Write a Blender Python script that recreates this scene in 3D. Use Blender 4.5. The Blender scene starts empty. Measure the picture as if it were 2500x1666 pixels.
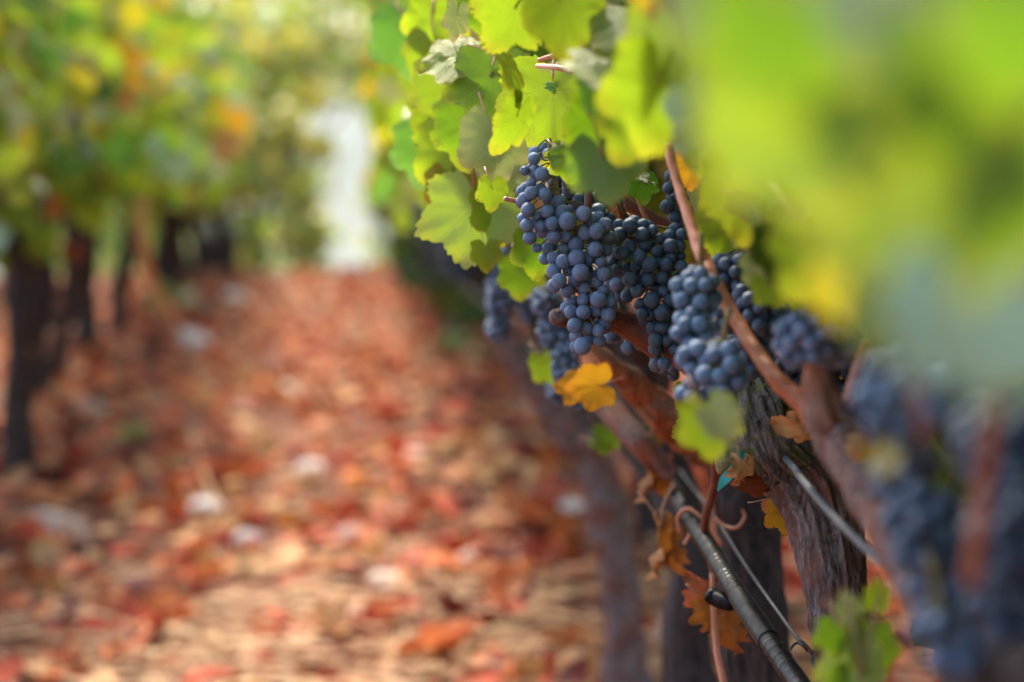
import bpy, bmesh, math, random
import numpy as np
from mathutils import Vector, Matrix, noise, Euler

scene = bpy.context.scene
C = scene.collection
R = math.radians

# ------------------------------------------------------------------ camera
CAM_H = 1.05
F = 5900.0                      # focal length in photo pixels (85 mm lens)
cam_data = bpy.data.cameras.new("camera")
cam_data.lens = 85.0
cam_data.sensor_width = 36.0
cam_data.clip_start = 0.05
cam_data.clip_end = 6000.0
cam_data.dof.use_dof = True
cam_data.dof.focus_distance = 2.11
cam_data.dof.aperture_fstop = 3.4
cam = bpy.data.objects.new("camera", cam_data)
C.objects.link(cam)
cam.location = (0, 0, CAM_H)
cam.rotation_euler = (R(90 - 4.39), 0, R(-3.975))
scene.camera = cam
CM = Matrix.Translation(cam.location) @ cam.rotation_euler.to_matrix().to_4x4()
CMI = CM.inverted()

def at(px, py, d):
    return CM @ Vector(((px - 1250) / F * d, -(py - 833) / F * d, -d))

def proj(p):
    q = CMI @ Vector(p)
    d = -q.z
    if d < 0.05:
        return None
    return (1250 + q.x * F / d, 833 - q.y * F / d, d)

def at_ground(px, py, z=0.0):
    o = CM.translation
    v = at(px, py, 1.0) - o
    t = (z - o.z) / v.z
    return o + v * t

# ------------------------------------------------------------------ light
SUN_EL, SUN_AZ = 50.0, -14.0     # azimuth clockwise from +Y, degrees
world = bpy.data.worlds.new("World")
scene.world = world
world.use_nodes = True
wn = world.node_tree
bg = wn.nodes["Background"]
sky = wn.nodes.new("ShaderNodeTexSky")
sky.sky_type = 'NISHITA'
sky.sun_disc = False
sky.sun_elevation = R(SUN_EL)
sky.sun_rotation = R(SUN_AZ)
sky.air_density = 1.0
sky.dust_density = 3.0
wn.links.new(sky.outputs[0], bg.inputs[0])
bg.inputs[1].default_value = 0.06

sun_d = bpy.data.lights.new("sun", 'SUN')
sun_d.energy = 1.5
sun_d.angle = R(12)
sun_d.color = (1.0, 0.90, 0.76)
sun = bpy.data.objects.new("sun", sun_d)
C.objects.link(sun)
sd = Vector((math.sin(R(SUN_AZ)) * math.cos(R(SUN_EL)), math.cos(R(SUN_AZ)) * math.cos(R(SUN_EL)), math.sin(R(SUN_EL))))
sun.rotation_euler = (-sd).to_track_quat('-Z', 'Y').to_euler()
sun.location = (0, 0, 8)

scene.view_settings.view_transform = 'Standard'
scene.view_settings.look = 'None'
scene.view_settings.exposure = 3.1
scene.view_settings.gamma = 1.0
scene.view_settings.use_curve_mapping = False
scene.render.engine = 'CYCLES'
scene.cycles.use_denoising = True
scene.cycles.max_bounces = 8
scene.cycles.transmission_bounces = 6
scene.cycles.transparent_max_bounces = 8
scene.cycles.volume_bounces = 0
scene.cycles.sample_clamp_indirect = 6.0
scene.cycles.caustics_reflective = False
scene.cycles.caustics_refractive = False

# ------------------------------------------------------------------ helpers
def tag(o, label=None, cat=None, group=None, kind=None):
    if label: o['label'] = label
    if cat: o['category'] = cat
    if group: o['group'] = group
    if kind: o['kind'] = kind
    return o

def link(name, me, parent=None, loc=None):
    o = bpy.data.objects.new(name, me)
    C.objects.link(o)
    if parent is not None:
        o.parent = parent
    if loc is not None:
        o.location = loc
    return o

def empty(name, loc, label, cat, group=None):
    o = bpy.data.objects.new(name, None)
    C.objects.link(o)
    o.empty_display_size = 0.05
    o.location = loc
    tag(o, label, cat, group)
    return o

def mesh_np(name, verts, faces, mats=(), smooth=True, uvs=None, midx=None):
    """verts (n,3), faces (m,k) with constant k."""
    verts = np.asarray(verts, dtype=np.float32)
    faces = np.asarray(faces, dtype=np.int32)
    me = bpy.data.meshes.new(name)
    nv, (nf, k) = len(verts), faces.shape
    me.vertices.add(nv)
    me.vertices.foreach_set("co", verts.ravel())
    me.loops.add(nf * k)
    me.loops.foreach_set("vertex_index", faces.ravel())
    me.polygons.add(nf)
    me.polygons.foreach_set("loop_start", np.arange(0, nf * k, k, dtype=np.int32))
    me.polygons.foreach_set("loop_total", np.full(nf, k, dtype=np.int32))
    for m in mats:
        me.materials.append(m)
    if midx is not None:
        me.polygons.foreach_set("material_index", np.asarray(midx, dtype=np.int32))
    me.polygons.foreach_set("use_smooth", np.full(nf, bool(smooth)))
    if uvs is not None:
        uvl = me.uv_layers.new(name="UVMap")
        uvl.data.foreach_set("uv", np.asarray(uvs, dtype=np.float32)[faces.ravel()].ravel())
    me.update(calc_edges=True)
    return me

def catmull(pts, n):
    P = [np.array(p, dtype=float) for p in pts]
    P = [2 * P[0] - P[1]] + P + [2 * P[-1] - P[-2]]
    segs = len(P) - 3
    out = []
    for i in range(n):
        t = i / (n - 1) * segs
        k = min(int(t), segs - 1)
        u = t - k
        a, b, c, d = P[k:k + 4]
        out.append(0.5 * ((2 * b) + (-a + c) * u + (2 * a - 5 * b + 4 * c - d) * u * u + (-a + 3 * b - 3 * c + d) * u ** 3))
    return np.array(out)

def tube_arrays(pts, radii, nseg=12, nlen=None, bark=0.0, knob=0.0, seed=0, stretch=6.0, cap=True):
    """a swept tube through pts (4-vectors: xyz + radius are splined together)."""
    data = [list(p) + [r] for p, r in zip(pts, radii)]
    n = nlen or max(4, len(pts) * 4)
    S = catmull(data, n)
    P, Rr = S[:, :3], np.maximum(S[:, 3], 1e-5)
    T = np.gradient(P, axis=0)
    T /= np.linalg.norm(T, axis=1)[:, None] + 1e-12
    ref = np.array([1.0, 0.2, 0.1])
    if abs(np.dot(ref / np.linalg.norm(ref), T[0])) > 0.9:
        ref = np.array([0.1, 0.2, 1.0])
    N = np.cross(T[0], ref); N /= np.linalg.norm(N)
    verts = []
    L = np.concatenate([[0], np.cumsum(np.linalg.norm(np.diff(P, axis=0), axis=1))])
    rm = float(Rr.mean())
    for i in range(n):
        N = N - T[i] * np.dot(N, T[i]); N /= np.linalg.norm(N) + 1e-12
        B = np.cross(T[i], N)
        for j in range(nseg):
            a = 2 * math.pi * j / nseg
            ca, sa = math.cos(a), math.sin(a)
            r = Rr[i]
            if bark or knob:
                q = Vector((ca * 2.2 + seed * 7.3, sa * 2.2, L[i] / rm / stretch))
                f = 0.0
                if knob:
                    f += knob * noise.noise(Vector((ca * 0.8 + seed, sa * 0.8, L[i] / rm / 2.2)))
                if bark:
                    w = noise.noise(q * 0.7) * 0.8
                    v = noise.noise(Vector((q.x * 1.6 + w, q.y * 1.6, q.z * 1.5)))
                    v2 = noise.noise(Vector((q.x * 4.0 + w, q.y * 4.0 + 3, q.z * 3.0)))
                    f += bark * ((1 - abs(v) * 3.2) * 0.6 + (1 - abs(v2) * 2.6) * 0.4)
                r = r * (1 + f)
            verts.append(P[i] + (N * ca + B * sa) * r)
    faces = []
    for i in range(n - 1):
        for j in range(nseg):
            j2 = (j + 1) % nseg
            faces.append((i * nseg + j, i * nseg + j2, (i + 1) * nseg + j2, (i + 1) * nseg + j))
    if cap:
        for (i, flip) in ((0, True), (n - 1, False)):
            c = len(verts)
            verts.append(P[i] + T[i] * Rr[i] * (-0.25 if flip else 0.25))
            for j in range(nseg):
                j2 = (j + 1) % nseg
                a, b = i * nseg + j, i * nseg + j2
                faces.append((b, a, c, c) if flip else (a, b, c, c))
    return np.array(verts), faces

def build(name, parts, mat, parent=None, smooth=True, origin=None):
    """join tube_arrays results into ONE mesh object whose origin is the parent's."""
    me = bpy.data.meshes.new(name)
    V, Fc = [], []
    off = 0
    o0 = np.array(origin if origin is not None else (parent.location if parent is not None else (0, 0, 0)), dtype=float)
    for v, f in parts:
        V.append(np.asarray(v) - o0)
        for t in f:
            if t[-1] == t[-2]:
                t = t[:-1]
            Fc.append(tuple(k + off for k in t))
        off += len(v)
    me.from_pydata(np.concatenate(V).tolist(), [], Fc)
    me.materials.append(mat)
    me.polygons.foreach_set("use_smooth", [smooth] * len(me.polygons))
    me.update()
    o = link(name, me, parent)
    if parent is None:
        o.location = o0
    return o

def P4(lst):
    """[(px,py,depth,radius_px)] -> world points and world radii."""
    return [tuple(at(a, b, d)) for a, b, d, r in lst], [r * d / F for a, b, d, r in lst]

# ------------------------------------------------------------------ materials
def mat_new(name):
    m = bpy.data.materials.new(name)
    m.use_nodes = True
    nt = m.node_tree
    return m, nt, nt.nodes["Principled BSDF"], nt.nodes["Material Output"]

def nd(nt, t, **kw):
    n = nt.nodes.new(t)
    for k, v in kw.items():
        setattr(n, k, v)
    return n

def ramp(nt, fac, stops, interp='LINEAR'):
    r = nd(nt, "ShaderNodeValToRGB")
    r.color_ramp.interpolation = interp
    while len(r.color_ramp.elements) < len(stops):
        r.color_ramp.elements.new(0.5)
    for e, (p, c) in zip(r.color_ramp.elements, stops):
        e.position = p
        e.color = (*c, 1) if len(c) == 3 else c
    nt.links.new(fac, r.inputs[0])
    return r.outputs[0]

def math_n(nt, op, a, b=None, c=None, clamp=False):
    n = nd(nt, "ShaderNodeMath", operation=op, use_clamp=clamp)
    for i, v in enumerate((a, b, c)):
        if v is None: continue
        if isinstance(v, (int, float)): n.inputs[i].default_value = v
        else: nt.links.new(v, n.inputs[i])
    return n.outputs[0]

def mixc(nt, fac, a, b, mode='MIX'):
    n = nd(nt, "ShaderNodeMix", data_type='RGBA', blend_type=mode)
    for sock, v in ((n.inputs[0], fac), (n.inputs[6], a), (n.inputs[7], b)):
        if isinstance(v, (int, float)): sock.default_value = v
        elif isinstance(v, tuple): sock.default_value = (*v, 1)
        else: nt.links.new(v, sock)
    return n.outputs[2]

def noise_n(nt, scale, detail=3, rough=0.5, vec=None, dist=0.0):
    n = nd(nt, "ShaderNodeTexNoise")
    n.inputs["Scale"].default_value = scale
    n.inputs["Detail"].default_value = detail
    n.inputs["Roughness"].default_value = rough
    n.inputs["Distortion"].default_value = dist
    if vec is not None: nt.links.new(vec, n.inputs["Vector"])
    return n.outputs["Fac"]

def bump(nt, h, bsdf, strength=0.5, dist=0.002):
    b = nd(nt, "ShaderNodeBump")
    b.inputs["Strength"].default_value = strength
    b.inputs["Distance"].default_value = dist
    nt.links.new(h, b.inputs["Height"])
    nt.links.new(b.outputs[0], bsdf.inputs["Normal"])
    return b.outputs[0]

def rand_id(nt):
    a = nd(nt, "ShaderNodeObjectInfo").outputs["Random"]
    b = nd(nt, "ShaderNodeNewGeometry").outputs["Random Per Island"]
    return math_n(nt, 'FRACT', math_n(nt, 'ADD', a, b))

def leaf_mat(name, refl_a, refl_b, edge, back, trans, tw=0.45, rough=0.38, edge_amt=0.5, vein=(0.45, 0.5, 0.15)):
    m, nt, bs, out = mat_new(name)
    L = nt.links
    trans = tuple(c * .56 for c in trans)
    refl_a = tuple(c * .82 for c in refl_a); refl_b = tuple(c * .82 for c in refl_b)
    rnd = rand_id(nt)
    uv = nd(nt, "ShaderNodeUVMap").outputs[0]
    sep = nd(nt, "ShaderNodeSeparateXYZ"); L.new(uv, sep.inputs[0])
    u, v = sep.outputs[0], sep.outputs[1]
    au = math_n(nt, 'ABSOLUTE', u)
    vein_m = None
    side_m = None
    for ang in (0.0, 42.0, 88.0):
        dx, dy = math.sin(R(ang)), math.cos(R(ang))
        t = math_n(nt, 'ADD', math_n(nt, 'MULTIPLY', au, dx), math_n(nt, 'MULTIPLY', v, dy))
        pr = math_n(nt, 'ABSOLUTE', math_n(nt, 'SUBTRACT', math_n(nt, 'MULTIPLY', au, dy), math_n(nt, 'MULTIPLY', v, dx)))
        on = math_n(nt, 'GREATER_THAN', t, 0.0)
        w = math_n(nt, 'MULTIPLY', on, math_n(nt, 'SUBTRACT', 1.0, math_n(nt, 'DIVIDE', pr, 0.022), clamp=True))
        vein_m = w if vein_m is None else math_n(nt, 'MAXIMUM', vein_m, w)
        if ang == 0.0 or ang == 42.0:
            ph = math_n(nt, 'SINE', math_n(nt, 'MULTIPLY', math_n(nt, 'SUBTRACT', t, math_n(nt, 'MULTIPLY', pr, 0.9)), 34.0))
            s = math_n(nt, 'MULTIPLY', math_n(nt, 'SUBTRACT', math_n(nt, 'MULTIPLY', ph, 6.0), 5.2, clamp=True), math_n(nt, 'LESS_THAN', pr, 0.26))
            s = math_n(nt, 'MULTIPLY', s, 0.55)
            side_m = s if side_m is None else math_n(nt, 'MAXIMUM', side_m, s)
    veins = math_n(nt, 'MAXIMUM', vein_m, side_m)
    vo = nd(nt, "ShaderNodeTexVoronoi", feature='DISTANCE_TO_EDGE'); vo.inputs["Scale"].default_value = 16
    L.new(uv, vo.inputs["Vector"])
    net = math_n(nt, 'MULTIPLY', math_n(nt, 'SUBTRACT', 1.0, math_n(nt, 'MULTIPLY', vo.outputs["Distance"], 9.0), clamp=True), 0.35)
    veins = math_n(nt, 'MAXIMUM', veins, net)
    rr = math_n(nt, 'SQRT', math_n(nt, 'ADD', math_n(nt, 'MULTIPLY', u, u), math_n(nt, 'MULTIPLY', v, v)))
    tc = nd(nt, "ShaderNodeTexCoord").outputs["Object"]
    n1 = noise_n(nt, 38, 3, 0.6, tc)
    n2 = noise_n(nt, 160, 3, 0.6, tc)
    base = mixc(nt, rnd, refl_a, refl_b)
    base = mixc(nt, math_n(nt, 'MULTIPLY', math_n(nt, 'SUBTRACT', math_n(nt, 'ADD', n1, n2), .75, clamp=True), 1.1, clamp=True), base, mixc(nt, 0.5, base, edge))
    em = math_n(nt, 'MULTIPLY', math_n(nt, 'SUBTRACT', math_n(nt, 'ADD', rr, math_n(nt, 'MULTIPLY', n1, 0.9)), 1.02, clamp=True), 3.0 * edge_amt, clamp=True)
    base = mixc(nt, em, base, edge)
    base = mixc(nt, math_n(nt, 'MULTIPLY', veins, 0.32), base, vein)
    geo = nd(nt, "ShaderNodeNewGeometry")
    backc = mixc(nt, math_n(nt, 'MULTIPLY', veins, 0.5), mixc(nt, math_n(nt, 'MULTIPLY', em, 0.6), back, edge), tuple(min(1, c * 1.35) for c in back))
    col = mixc(nt, geo.outputs["Backfacing"], base, backc)
    L.new(col, bs.inputs["Base Color"])
    bs.inputs["Roughness"].default_value = rough
    bs.inputs["Specular IOR Level"].default_value = 0.32 if rough < .5 else 0.07
    nb = bump(nt, math_n(nt, 'ADD', math_n(nt, 'MULTIPLY', veins, -1.0), math_n(nt, 'MULTIPLY', n2, 0.5)), bs, 0.5, 0.0015)
    tr = nd(nt, "ShaderNodeBsdfTranslucent")
    tcol = mixc(nt, em, mixc(nt, math_n(nt, 'MULTIPLY', rnd, 0.5), trans, tuple(c * 0.6 for c in trans)), tuple(min(1, c * .8) for c in edge))
    tcol = mixc(nt, math_n(nt, 'MULTIPLY', veins, 0.35), tcol, tuple(c * 0.5 for c in trans))
    L.new(tcol, tr.inputs[0])
    ms = nd(nt, "ShaderNodeMixShader")
    ms.inputs[0].default_value = tw
    L.new(bs.outputs[0], ms.inputs[1]); L.new(tr.outputs[0], ms.inputs[2])
    L.new(ms.outputs[0], out.inputs[0])
    return m

M = {}
M['green'] = leaf_mat("leaf_green", (.08, .18, .015), (.14, .26, .02), (.50, .42, .03), (.20, .32, .10), (.26, .52, .012), 0.52)
M['lime'] = leaf_mat("leaf_lime", (.17, .33, .03), (.28, .38, .03), (.62, .48, .03), (.38, .48, .13), (.46, .70, .02), 0.5)
M['yellow'] = leaf_mat("leaf_yellow", (.42, .40, .04), (.55, .44, .05), (.60, .30, .03), (.50, .46, .16), (.80, .70, .02), 0.5)
M['pale'] = leaf_mat("leaf_pale", (.42, .54, .24), (.50, .60, .30), (.50, .34, .14), (.58, .66, .40), (.40, .50, .12), 0.3)
M['sage'] = leaf_mat("leaf_sage", (.46, .68, .50), (.52, .74, .56), (.35, .45, .20), (.40, .52, .36), (.25, .45, .15), 0.2, 0.35)
M['teal'] = leaf_mat("leaf_teal", (.11, .34, .04), (.18, .42, .06), (.30, .42, .12), (.34, .50, .28), (.24, .60, .05), 0.42, 0.42)
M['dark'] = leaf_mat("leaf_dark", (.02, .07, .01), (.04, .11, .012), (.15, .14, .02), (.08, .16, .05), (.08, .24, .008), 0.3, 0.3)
M['orange'] = leaf_mat("leaf_orange", (.50, .20, .05), (.55, .26, .07), (.30, .08, .03), (.50, .26, .12), (.55, .20, .03), 0.4, 0.6, vein=(.3, .12, .04))
M['gold'] = leaf_mat("leaf_gold", (.60, .34, .03), (.62, .38, .05), (.60, .20, .03), (.60, .42, .14), (.90, .45, .02), 0.45, 0.6, vein=(.4, .2, .04))
M['brown'] = leaf_mat("leaf_brown", (.24, .08, .035), (.15, .045, .02), (.14, .04, .02), (.36, .17, .09), (.40, .10, .02), 0.25, 0.65, vein=(.16, .06, .03))
M['rust'] = leaf_mat("leaf_rust", (.70, .17, .04), (.72, .22, .06), (.32, .07, .02), (.68, .20, .07), (.60, .12, .02), 0.2, 0.6, vein=(.35, .1, .04))
M['red'] = leaf_mat("leaf_red", (.46, .04, .02), (.56, .075, .028), (.20, .03, .015), (.50, .10, .05), (.50, .06, .02), 0.2, 0.6, vein=(.2, .06, .03))
M['salmon'] = leaf_mat("leaf_salmon", (.80, .21, .08), (.84, .30, .13), (.45, .11, .05), (.74, .26, .12), (.60, .18, .06), 0.2, 0.6, vein=(.35, .14, .07))
M['tan'] = leaf_mat("leaf_tan", (.74, .40, .15), (.78, .47, .20), (.45, .20, .08), (.74, .42, .19), (.60, .34, .12), 0.2, 0.6, vein=(.35, .2, .1))
M['darkred'] = leaf_mat("leaf_dark_red", (.07, .010, .008), (.16, .02, .012), (.06, .02, .02), (.20, .06, .05), (.2, .02, .01), 0.1, 0.5, vein=(.08, .03, .02))

def simple_mat(name, col, rough=0.6, nscale=60, amt=0.4, col2=None, bstr=0.4, bdist=0.001, metallic=0.0, vec_scale=None, spec=0.5):
    m, nt, bs, out = mat_new(name)
    tc = nd(nt, "ShaderNodeTexCoord").outputs["Object"]
    if vec_scale:
        mp = nd(nt, "ShaderNodeMapping"); mp.inputs["Scale"].default_value = vec_scale
        nt.links.new(tc, mp.inputs[0]); tc = mp.outputs[0]
    n = noise_n(nt, nscale, 5, 0.65, tc)
    c2 = col2 or tuple(c * 0.4 for c in col)
    c = ramp(nt, n, [(0.5 - amt / 2, c2), (0.5 + amt / 2, col)])
    nt.links.new(c, bs.inputs["Base Color"])
    bs.inputs["Roughness"].default_value = rough
    bs.inputs["Metallic"].default_value = metallic
    bs.inputs["Specular IOR Level"].default_value = spec
    bump(nt, n, bs, bstr, bdist)
    return m

def bark_mat(name, light, dark, accent=None, moss=0.0, sc=1.0):
    m, nt, bs, out = mat_new(name)
    tc = nd(nt, "ShaderNodeTexCoord").outputs["Object"]
    mp = nd(nt, "ShaderNodeMapping"); mp.inputs["Scale"].default_value = (1, 1, 0.22)
    nt.links.new(tc, mp.inputs[0])
    n1 = noise_n(nt, 170 * sc, 6, 0.7, mp.outputs[0], 1.2)
    n2 = noise_n(nt, 35 * sc, 4, 0.6, tc)
    n3 = noise_n(nt, 420 * sc, 3, 0.6, mp.outputs[0])
    c = ramp(nt, n1, [(0.34, dark), (0.50, tuple((a + b) / 2 for a, b in zip(light, dark))), (0.66, light)])
    if accent:
        c = mixc(nt, math_n(nt, 'MULTIPLY', math_n(nt, 'SUBTRACT', n2, 0.46, clamp=True), 6.0, clamp=True), c, mixc(nt, n1, tuple(a * 0.5 for a in accent), accent))
    if moss:
        n4 = noise_n(nt, 55, 4, 0.7, tc)
        c = mixc(nt, math_n(nt, 'MULTIPLY', math_n(nt, 'SUBTRACT', n4, 0.60 - moss * 0.2, clamp=True), 9.0, clamp=True), c, (.16, .16, .04))
    nt.links.new(c, bs.inputs["Base Color"])
    bs.inputs["Roughness"].default_value = 0.85
    bs.inputs["Specular IOR Level"].default_value = 0.25
    bump(nt, math_n(nt, 'ADD', n1, math_n(nt, 'MULTIPLY', n3, 0.5)), bs, 0.9, 0.003)
    return m

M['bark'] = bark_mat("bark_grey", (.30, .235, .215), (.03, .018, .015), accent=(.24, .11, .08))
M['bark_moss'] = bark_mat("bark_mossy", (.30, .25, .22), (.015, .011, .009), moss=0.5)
M['bark_far'] = bark_mat("bark_dark", (.075, .055, .05), (.008, .006, .006), sc=0.4)  # shade under the rows put into a darker copy of the bark colour
M['bark_pink'] = bark_mat("bark_pinkish", (.34, .21, .18), (.06, .03, .022), accent=(.30, .10, .05))
M['bark_orange'] = bark_mat("bark_orange", (.52, .20, .085), (.16, .05, .02), accent=(.40, .28, .22), sc=0.7)
M['cane'] = simple_mat("cane_orange", (.64, .25, .12), 0.45, 90, 0.5, (.42, .13, .06), 0.4, 0.0006, vec_scale=(1, 1, .25))
M['cane_dark'] = simple_mat("cane_red_brown", (.20, .055, .03), 0.5, 90, 0.5, (.07, .02, .012), 0.4, 0.0006)
M['cane_mid'] = simple_mat("cane_brown", (.42, .14, .06), 0.5, 90, 0.5, (.18, .05, .025), 0.4, 0.0006)
M['petiole'] = simple_mat("petiole_pink", (.42, .13, .10), 0.45, 80, 0.5, (.45, .26, .10))
M['stalk'] = simple_mat("stalk_green_brown", (.25, .22, .05), 0.6, 150, 0.5, (.12, .06, .03))
M['wire'] = simple_mat("galvanised_wire", (.11, .12, .135), 0.6, 300, 0.6, (.06, .06, .07), 0.2, 0.0003, metallic=0.1)
M['tape'] = simple_mat("teal_tape", (.0, .36, .33), 0.4, 60, 0.5, (.0, .22, .20))
M['clip'] = simple_mat("black_plastic", (.006, .006, .007), 0.55, 60, 0.4, spec=.15)
M['stone_white'] = simple_mat("stone_white", (.72, .66, .62), 0.8, 30, 0.6, (.50, .42, .38), 0.6, 0.004)
M['stone_brown'] = simple_mat("stone_brown", (.42, .30, .24), 0.85, 25, 0.6, (.24, .15, .11), 0.6, 0.004)
M['stone_grey'] = simple_mat("stone_grey", (.40, .38, .40), 0.85, 25, 0.6, (.22, .2, .2), 0.6, 0.004)
M['straw'] = simple_mat("dry_straw", (.72, .46, .20), 0.6, 20, 0.6, (.50, .26, .11), 0.2)
M['twig'] = simple_mat("dry_twig", (.40, .22, .13), 0.7, 60, 0.6, (.2, .1, .06), 0.4)
M['dried'] = simple_mat("dried_berry", (.30, .16, .12), 0.7, 400, 0.5, (.12, .05, .04), 0.6)
M['unripe'] = simple_mat("unripe_berry", (.22, .26, .05), 0.4, 200, 0.5, (.16, .18, .04), 0.2)

def hose_mat():
    m, nt, bs, out = mat_new("hose_black_polythene")
    tc = nd(nt, "ShaderNodeTexCoord").outputs["Object"]
    n = noise_n(nt, 90, 6, 0.7, tc)
    n2 = noise_n(nt, 18, 3, 0.6, tc)
    c = ramp(nt, n, [(0.42, (.004, .004, .0045)), (0.62, (.014, .014, .015)), (0.76, (.08, .075, .07))])
    c = mixc(nt, math_n(nt, 'MULTIPLY', n2, 0.22), c, (.035, .033, .03))
    nt.links.new(c, bs.inputs["Base Color"])
    nt.links.new(ramp(nt, n, [(0.4, (.38,) * 3), (0.65, (.65,) * 3)]), bs.inputs["Roughness"])
    bs.inputs['Specular IOR Level'].default_value = 0.16
    bump(nt, n, bs, 0.25, 0.0006)
    return m
M['hose'] = hose_mat()

def grape_mat():
    """dark skin under a waxy bloom; object colour: r = amount of bloom, which also carries part of the bunch lighting, g = how violet, b = scars"""
    m, nt, bs, out = mat_new("grape_skin")
    L = nt.links
    oi = nd(nt, "ShaderNodeObjectInfo")
    sp = nd(nt, "ShaderNodeSeparateColor"); L.new(oi.outputs["Color"], sp.inputs[0])
    tc = nd(nt, "ShaderNodeTexCoord").outputs["Object"]
    off = nd(nt, "ShaderNodeVectorMath", operation='ADD')
    L.new(tc, off.inputs[0])
    cb = nd(nt, "ShaderNodeCombineXYZ")
    for k, mul in enumerate((3.1, 7.7, 5.3)):
        L.new(math_n(nt, 'MULTIPLY', oi.outputs["Random"], mul), cb.inputs[k])
    L.new(cb.outputs[0], off.inputs[1])
    v = off.outputs[0]
    big = noise_n(nt, 1.6, 3, 0.6, v)
    fine = noise_n(nt, 14, 4, 0.7, v)
    bloomv = math_n(nt, 'MULTIPLY', sp.outputs[0], math_n(nt, 'ADD', math_n(nt, 'MULTIPLY', big, 1.1), math_n(nt, 'ADD', 0.16, math_n(nt, 'MULTIPLY', fine, 0.4))), clamp=True)
    skin = mixc(nt, sp.outputs[1], (.004, .010, .024), (.014, .009, .022))
    blm = mixc(nt, sp.outputs[1], (.12, .215, .335), (.175, .225, .35))
    col = mixc(nt, bloomv, skin, blm)
    # thin scratches where the bloom is rubbed off
    s = noise_n(nt, 2.6, 2, 0.5, v, 1.5)
    line = math_n(nt, 'SUBTRACT', 1.0, math_n(nt, 'MULTIPLY', math_n(nt, 'ABSOLUTE', math_n(nt, 'SUBTRACT', s, 0.5)), 42.0), clamp=True)
    gate = math_n(nt, 'MULTIPLY', math_n(nt, 'SUBTRACT', noise_n(nt, 3.3, 2, 0.5, v), 0.53, clamp=True), 14.0, clamp=True)
    line = math_n(nt, 'MULTIPLY', math_n(nt, 'MULTIPLY', line, gate), sp.outputs[2])
    spots = math_n(nt, 'MULTIPLY', math_n(nt, 'MULTIPLY', math_n(nt, 'SUBTRACT', noise_n(nt, 9, 2, 0.5, v), 0.66, clamp=True), 16.0, clamp=True), sp.outputs[2])
    # stylar scar at the lower pole
    d = nd(nt, "ShaderNodeVectorMath", operation='DISTANCE'); L.new(tc, d.inputs[0]); d.inputs[1].default_value = (0, 0, -1)
    pole = math_n(nt, 'SUBTRACT', 1.0, math_n(nt, 'MULTIPLY', d.outputs["Value"], 8.0), clamp=True)
    marks = math_n(nt, 'MAXIMUM', math_n(nt, 'MAXIMUM', line, spots), math_n(nt, 'MULTIPLY', pole, 2.0, clamp=True))
    col = mixc(nt, math_n(nt, 'MULTIPLY', marks, 0.85), col, (.018, .014, .022))
    L.new(col, bs.inputs["Base Color"])
    L.new(math_n(nt, 'ADD', 0.30, math_n(nt, 'MULTIPLY', bloomv, 0.32)), bs.inputs["Roughness"])
    bs.inputs["Specular IOR Level"].default_value = 0.4
    bump(nt, math_n(nt, 'SUBTRACT', math_n(nt, 'MULTIPLY', fine, 0.4), marks), bs, 0.25, 0.03)
    return m
M['grape'] = grape_mat()

# ------------------------------------------------------------------ leaf geometry
def leaf_radius(th, k):
    """outline radius of a vine leaf, th = 0 at the tip; k = variant"""
    a = abs(math.atan2(math.sin(th), math.cos(th)))
    lobes = [(0.0, 1.0, 0.60), (R(60), 0.90, 0.55), (R(118), 0.76, 0.60)]
    r = 0.0
    for c, h, w in lobes:
        t = abs(a - c) / w
        r = max(r, h * (1 - 0.30 * t ** 1.35))
    r = max(r, 0.58 + 0.06 * (k % 3))
    if a > R(155):
        r *= 1 - 0.80 * ((a - R(155)) / R(25)) ** 1.2
    return r

def leaf_arrays(seg=60, rings=(0.3, 0.6, 0.85, 1.0), k=0, teeth=0.07, curl=0.15, wave=0.06, fold=0.15):
    rng = random.Random(100 + k)
    ph = [rng.uniform(0, 6.28) for _ in range(6)]
    nt_ = 15 + k % 3
    V = [(0.0, 0.0, 0.0)]
    UV = [(0.0, 0.0)]
    asx = rng.uniform(0.92, 1.08)
    for q in rings:
        for j in range(seg):
            th = 2 * math.pi * (j + 0.5) / seg - math.pi
            r = leaf_radius(th, k) * q
            if q > 0.8:
                ph_ = abs(th) * nt_ * 0.46 + 0.8 * noise.noise(Vector((th * 1.7, k * 3.1, 0)))
                saw = ph_ % 1.0
                big = 0.6 + 0.8 * noise.noise(Vector((th * 2.3, k * 1.7, 5)))
                r *= 1 - teeth * max(0.1, big) * (saw ** 1.4) * (1 if q == 1.0 else 0.25)
                r *= 1 + 0.10 * noise.noise(Vector((math.cos(th) * 1.6, math.sin(th) * 1.6, k * 2.9)))
            x, y = math.sin(th) * r * asx, math.cos(th) * r
            z = -curl * (r ** 2) * (1 + 0.6 * noise.noise(Vector((x * 1.2, y * 1.2, k + 7.0)))) + fold * (math.sqrt(x * x + 0.02) - 0.14) * 0.8
            z += wave * 2.2 * r * noise.noise(Vector((x * 2.1, y * 2.1, k * 4.0))) + wave * 1.3 * r * noise.noise(Vector((x * 4.6, y * 4.6, k * 4.0 + 2)))
            z += -0.25 * curl * max(0, y) ** 2
            V.append((x, y, z)); UV.append((x / asx, y))
    Fc = []
    n = seg
    for j in range(n):
        Fc.append((0, 1 + (j + 1) % n, 1 + j))
    for i in range(len(rings) - 1):
        a0, b0 = 1 + i * n, 1 + (i + 1) * n
        for j in range(n):
            j2 = (j + 1) % n
            Fc.append((a0 + j, a0 + j2, b0 + j2)); Fc.append((a0 + j, b0 + j2, b0 + j))
    return np.array(V), np.array(Fc), np.array(UV)

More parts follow.
